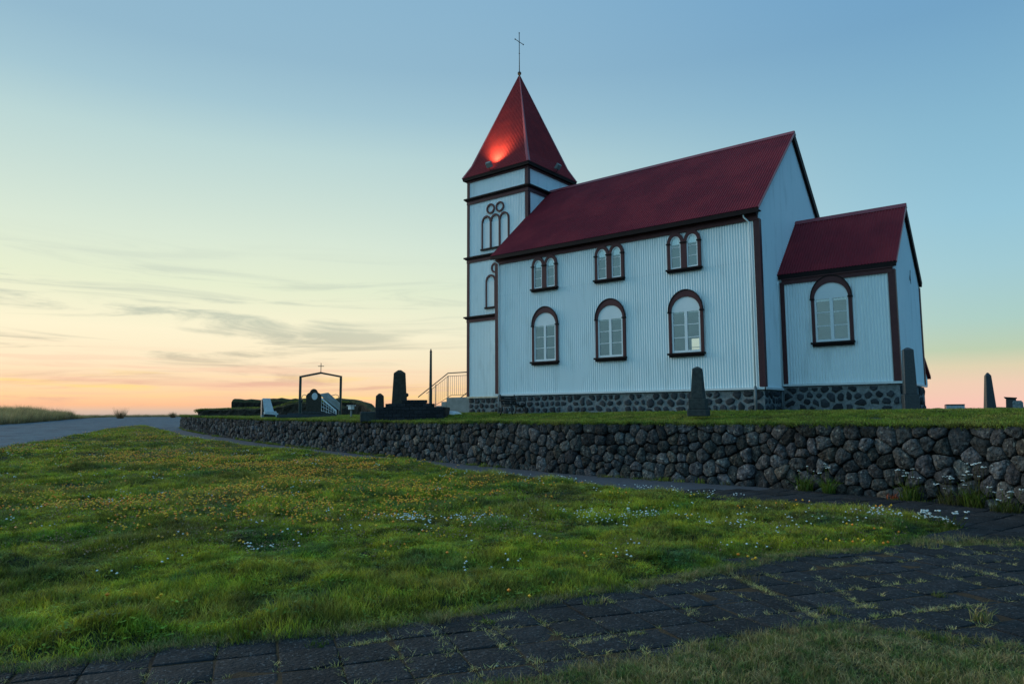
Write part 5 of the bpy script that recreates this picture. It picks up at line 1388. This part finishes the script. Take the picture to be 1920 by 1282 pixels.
lo_ = np.array(lo_); scatter('crest_grass', tall_src, lo_, np.column_stack([np.ones(len(lo_)) * 1.2, np.ones(len(lo_)) * 1.2, nrg.uniform(.1, .45, len(lo_))]), 'short grass on the skyline beyond the road')
def shrub(label, d, px, h_, seed):
    lat = (px - 960) / FPX * d; x = CAM.x + Fh[0] * d + Rt.x * lat; y = CAM.y + Fh[1] * d + Rt.y * lat
    t = thing('shrub', label, 'shrub', (x, y, float(gz(x, y)) - .05), 0)
    r = random.Random(seed); m = MB()
    for _ in range(160):
        a = r.random() * 6.28; s_ = r.uniform(.1, 1.0) * h_ * .8; z = h_ * r.uniform(.5, 1.1); w = .05
        m.tri((s_ * .25 * math.cos(a) - w, s_ * .25 * math.sin(a), 0), (s_ * .25 * math.cos(a) + w, s_ * .25 * math.sin(a), 0), (s_ * math.cos(a), s_ * math.sin(a), z))
    m.build('foliage', M_grass_tall, t, tint=(.5, .45, .4), fix=False)
    m = MB(); m.tube([(0, 0, 0), (0, 0, h_ * .5)], .06, 6); m.build('stem', M_turf, t)
shrub('dark spiky tussock alone on the skyline above the road', 100, 229, 1.7, 1)
shrub('low dark shrub on the skyline just left of the wall end', 104, 327, 1.0, 2)
# flowers in the lawn
fl_src = src_collection('hawkbit', [flower_mesh(600 + i, [M_leaf, M_yellow, M_orange, M_yellow], .085, .013, 2 + i % 3, .20, .9) for i in range(6)])
Fp = rnd_in(LAWN, 60, 5.5, 60)
d_ = depth(Fp[:, 0], Fp[:, 1]); lat_ = (Fp[:, 0] - CAM.x) * Rt.x + (Fp[:, 1] - CAM.y) * Rt.y
u_ = lat_ / d_
pr = ss(7.0, 11.5, d_) * (1 - .55 * ss(24, 42, d_)) * (1 - .75 * ss(-.12, .22, u_)) * ss(.42, .62, fbm(Fp[:, 0] * .35, Fp[:, 1] * .35)) ** .6 * (.35 + .65 * ss(.35, .6, fbm(Fp[:, 0] * 1.6, Fp[:, 1] * 1.6)))
pr = np.clip(pr * .85, 0, 1) * (1 - .55 * ss(15, 26, d_)) * ss(.3, 2.2, edge_dist(Fp[:, 0], Fp[:, 1], LAWN)) * (1 - .6 * ss(26, 44, d_)) + .010
Fp = Fp[nrg.random(len(Fp)) < pr]; d_ = depth(Fp[:, 0], Fp[:, 1]); Fp[:, 2] += .01
fs = 1.25 + 1.1 * ss(9, 30, d_)
scatter('yellow_flowers', fl_src, Fp, np.column_stack([fs, fs, np.ones(len(Fp)) * 1.15]), 'small yellow and orange hawkbit flowers sprinkled over the lawn')
# brownish seed heads
sd_src = src_collection('seed_head', [flower_mesh(650 + i, [M_leaf, plain('seed_head', (.20, .11, .05)), plain('seed_head_pale', (.3, .22, .12))], .09, .008, 6, .2, .8) for i in range(6)])
Sp = rnd_in(LAWN, 16, 7, 50); Sp = Sp[nrg.random(len(Sp)) < ss(.40, .62, fbm(Sp[:, 0] * .4 + 9, Sp[:, 1] * .4))]; fs = 1 + ss(9, 30, depth(Sp[:, 0], Sp[:, 1]))
scatter('seed_heads', sd_src, Sp, np.column_stack([fs, fs, np.ones(len(Sp)) * 1.2]), 'brown seed heads among the lawn grass')
wf_src = src_collection('white_flower', [flower_mesh(700 + i, [M_leaf, M_whitepetal], .085, .014, 2 + i % 3, .12, .5) for i in range(6)])
Wp = rnd_in(LAWN, 1.0, 6, 45); Wp = Wp[nrg.random(len(Wp)) < .25 + .75 * ss(.5, .65, fbm(Wp[:, 0] * .5 + 30, Wp[:, 1] * .5))]
cl3 = []
for (x, y, sx, sy, n) in ((-.09, -13.13, .38, .25, 34), (.25, -12.4, .3, .3, 16), (1.41, -11.07, .35, .35, 26), (1.9, -10.7, .4, .4, 16), (3.2, -10.9, .45, .4, 8), (4.02, -10.17, .4, .4, 10), (4.75, -9.0, .35, .35, 16), (5.15, -8.9, .25, .25, 12), (.95, -7.7, .6, .18, 14), (-1.4, -7.4, .5, .15, 14), (-4.0, -6.8, .6, .15, 12), (-4.9, -11.4, .35, .3, 8), (-.8, -15.2, .6, .5, 8)):
    a = np.column_stack([nrg.normal(x, sx, n), nrg.normal(y, sy, n)]); cl3.append(np.column_stack([a, ground_h(a[:, 0], a[:, 1])]))
Wp = np.concatenate([Wp] + cl3); fs = 1.0 + .7 * ss(9, 25, depth(Wp[:, 0], Wp[:, 1]))
scatter('white_flowers', wf_src, Wp, np.column_stack([fs, fs, np.ones(len(Wp)) * 1.3]), 'white clover and yarrow heads scattered in the lawn')
print('flowers', len(Fp), len(Sp), len(Wp))

# weeds rooted in the paving joints and at the wall foot
weed_src = src_collection('joint_weed', [tuft_mesh(800 + i, 16, .028, .024 + .006 * i, .0045, M_weed, 1.4) for i in range(6)])
axv = np.array([.53, .848]); crv = np.array([.848, -.53]); jw = []
for _ in range(15000):
    if rng.random() < .5: t_ = -13.32 + .354 * rng.randint(-16, 26); n_ = rng.uniform(9.6, 15)
    else: t_ = rng.uniform(-19, -4); n_ = 10.60 + .354 * rng.randint(-3, 12)
    p = axv * t_ + crv * n_
    if not inside(p[0], p[1], FRONTPAVE): continue
    if float(vnoise(p[0] * 2.2, p[1] * 2.2)) * .6 + float(vnoise(p[0] * 6.5, p[1] * 6.5)) * .4 < .53 and rng.random() > .06: continue
    jw.append((p[0] + rng.gauss(0, .012), p[1] + rng.gauss(0, .012), float(gz(*p)) + .02))
for (a, b, n) in (((4.03, -13.14), (5.15, -14.19), 210), ((4.75, -12.85), (5.33, -13.68), 120), ((5.66, -11.58), (6.4, -12.14), 120), ((4.06, -15.79), (4.31, -15.23), 80), ((3.81, -14.19), (4.46, -14.66), 60), ((5.42, -13.95), (5.95, -13.1), 110),
                   ((4.72, -12.35), (4.95, -11.74), 60), ((3.3, -15.85), (3.4, -15.49), 30), ((2.92, -16.67), (3.17, -16.16), 50), ((3.43, -15.85), (3.91, -16.15), 50), ((5.1, -14.0), (5.4, -13.6), 50), ((3.11, -16.05), (3.6, -16.39), 50)):
    for _ in range(n):
        q = rng.random(); x, y = a[0] + (b[0] - a[0]) * q + rng.gauss(0, .010), a[1] + (b[1] - a[1]) * q + rng.gauss(0, .010); jw.append((x, y, float(gz(x, y)) + .02))
jw = np.array(jw); scatter('joint_weeds', weed_src, jw, np.column_stack([np.ones(len(jw)), np.ones(len(jw)), nrg.uniform(.4, 1.2, len(jw))]), 'dry grass weeds growing in the joints of the paving')
foot = along(WALL[3:17], 26, .07); kf = nrg.random(len(foot)) < ss(.42, .65, fbm(foot[:, 0] * .9, foot[:, 1] * .9)); foot = foot[kf]
# move outward from the wall face
fo = []
for x, y in foot:
    v_ = np.array([x, y]) - YC; v_ = v_ / np.hypot(*v_); fo.append((x + v_[0] * .08, y + v_[1] * .12, float(gz(x, y)) + .03))
scatter('wall_foot_weeds', yard_src, np.array(fo), np.column_stack([np.ones(len(fo)) * .9, np.ones(len(fo)) * .9, nrg.uniform(.5, 1.6, len(fo))]), 'green weeds along the foot of the stone wall')
# bits of litter leaves on the slabs
lt = MB(); tn = []
for _ in range(420):
    p = axv * rng.uniform(-18, -5) + crv * rng.uniform(9.8, 14.5)
    if not inside(p[0], p[1], FRONTPAVE): continue
    s_ = rng.uniform(.004, .012); z = float(gz(*p)) + .056; a = rng.random() * 6.28
    lt.f.append(tuple(len(lt.v) + k for k in range(4)))
    for k in range(4): lt.v.append((p[0] + s_ * math.cos(a + k * 1.57) * (1 if k % 2 else .5), p[1] + s_ * math.sin(a + k * 1.57) * (1 if k % 2 else .5), z + rng.uniform(0, .006)))
    c_ = rng.uniform(.5, 1.3); tn += [(c_, c_, c_)] * 4
lt.build('debris', material('dry_debris', (.16, .14, .11), .9, (.3, .28, .25), tint=True), kind='stuff', tint=np.array(tn), fix=False)['label'] = 'small dry leaves and grit lying on the paving'

def weed_tuft(label, x, y, z, h_, rad, mat, seed, n=60, w=.006, lean=.8):
    me = tuft_mesh(seed, n, rad, h_, w, mat, lean); o = bpy.data.objects.new('weed_tuft', me); COL.objects.link(o); o.location = (x, y, z)
    return tag(o, label, 'weed', 'weed tufts on the paving')
wt = [('straw-coloured grass tuft where the first diagonal paving joint meets the lawn', 4.05, -13.15, .13, .07, M_grass_dry), ('long ragged grass tuft halfway down the diagonal paving joint', 4.35, -13.42, .12, .09, M_grass_dry),
      ('yellow-green tuft at the tip of the lawn between the two pavings', 5.28, -10.6, .13, .16, M_grass_dry), ('upright pale tuft growing from the slabs near the right edge', 6.05, -13.55, .15, .06, M_grass_dry),
      ('small orange-tipped weed in the middle of the broad paving', 5.72, -12.95, .06, .05, M_grass_dry), ('dry tuft at the corner of the grass patch point', 5.17, -14.0, .09, .08, M_grass_dry),
      ('green tuft lying across the lower left paving joint', 2.80, -16.75, .05, .07, M_leaf), ('flat green weed on the slab left of centre', 3.33, -15.72, .05, .06, M_leaf), ('spiky yellowish tuft at the lawn edge left of centre', 3.07, -15.95, .09, .05, M_grass_dry),
      ('broad dry tuft at the lawn edge right of centre', 3.68, -14.85, .08, .09, M_grass_dry), ('bright green grass clump at the far right paving edge', 6.35, -9.72, .12, .16, M_leaf)]
for i, (lb, x, y, h_, rd, mt) in enumerate(wt): weed_tuft(lb, x, y, float(gz(x, y)) + .03, h_, rd, mt, 900 + i)

def flower_plant(label, x, y, h_, n, spread, seed, pm=M_whitepetal, hr=.030):
    z = float(gz(x, y)) + .03
    t = thing('flowering_plant', label, 'plant', (x, y, z), 0, 'white-flowered plants by the wall')
    me = tuft_mesh(seed, 110, spread * .7, h_ * .75, .012, M_leaf, .9); o = bpy.data.objects.new('foliage', me); COL.objects.link(o); o.parent = t
    r = random.Random(seed); m = MB(); s = MB()
    for _ in range(n):
        a = r.random() * 6.28; q = spread * math.sqrt(r.random()); hh = h_ * r.uniform(.7, 1.25); px_, py_ = q * math.cos(a), q * math.sin(a); rr = hr * r.uniform(.6, 1.3)
        s.tube([(px_ * .4, py_ * .4, 0), (px_ * .8, py_ * .8, hh * .6), (px_, py_, hh)], .003, 4)
        for _k in range(6):
            ox, oy = r.uniform(-1, 1) * rr, r.uniform(-1, 1) * rr
            m.sphere((px_ + ox, py_ + oy, hh + r.uniform(-.2, .35) * rr), rr * .42, 6, 4, (1, 1, .5))
    s.build('stems', M_leaf, t, tint=(1, 1, 1)); m.build('flower_heads', pm, t)
def outset(x, y, d=.16):
    v_ = np.array([x, y]) - YC; v_ = v_ / np.hypot(*v_); return x + v_[0] * d, y + v_[1] * d
fpl = [('leafy plant with few white umbels at the wall foot, leftmost of the flowering plants', *outset(2.55, -5.55), .50, 5, .20), ('plant with two pale umbels beside the leftmost flowering plant', *outset(3.0, -5.72), .45, 4, .16),
       ('tall white umbel plant before the wall near the orange leaves', *outset(4.35, -5.98, .2), .50, 8, .22), ('wide white-flowered clump at the wall foot', *outset(4.95, -6.15, .2), .40, 10, .30),
       ('tallest white-flowered plant against the wall at right', *outset(5.28, -6.28, .2), .58, 11, .22), ('low bushy white-flowered plant at the path edge, rightmost by the wall', *outset(5.6, -6.55, .35), .30, 9, .30),
       ('white-flowered clump at the pointed tip of the lawn', 5.25, -8.95, .20, 14, .28)]
for i, a in enumerate(fpl): flower_plant(*a, seed=950 + i)
o = tuft_mesh(990, 40, .09, .14, .012, M_rustpetal, .9); ob = bpy.data.objects.new('weed', o); COL.objects.link(ob); x, y = outset(4.05, -5.9, .22); ob.location = (x, y, float(gz(x, y)) + .03); tag(ob, 'rusty orange-leaved weed at the foot of the stone wall', 'weed')
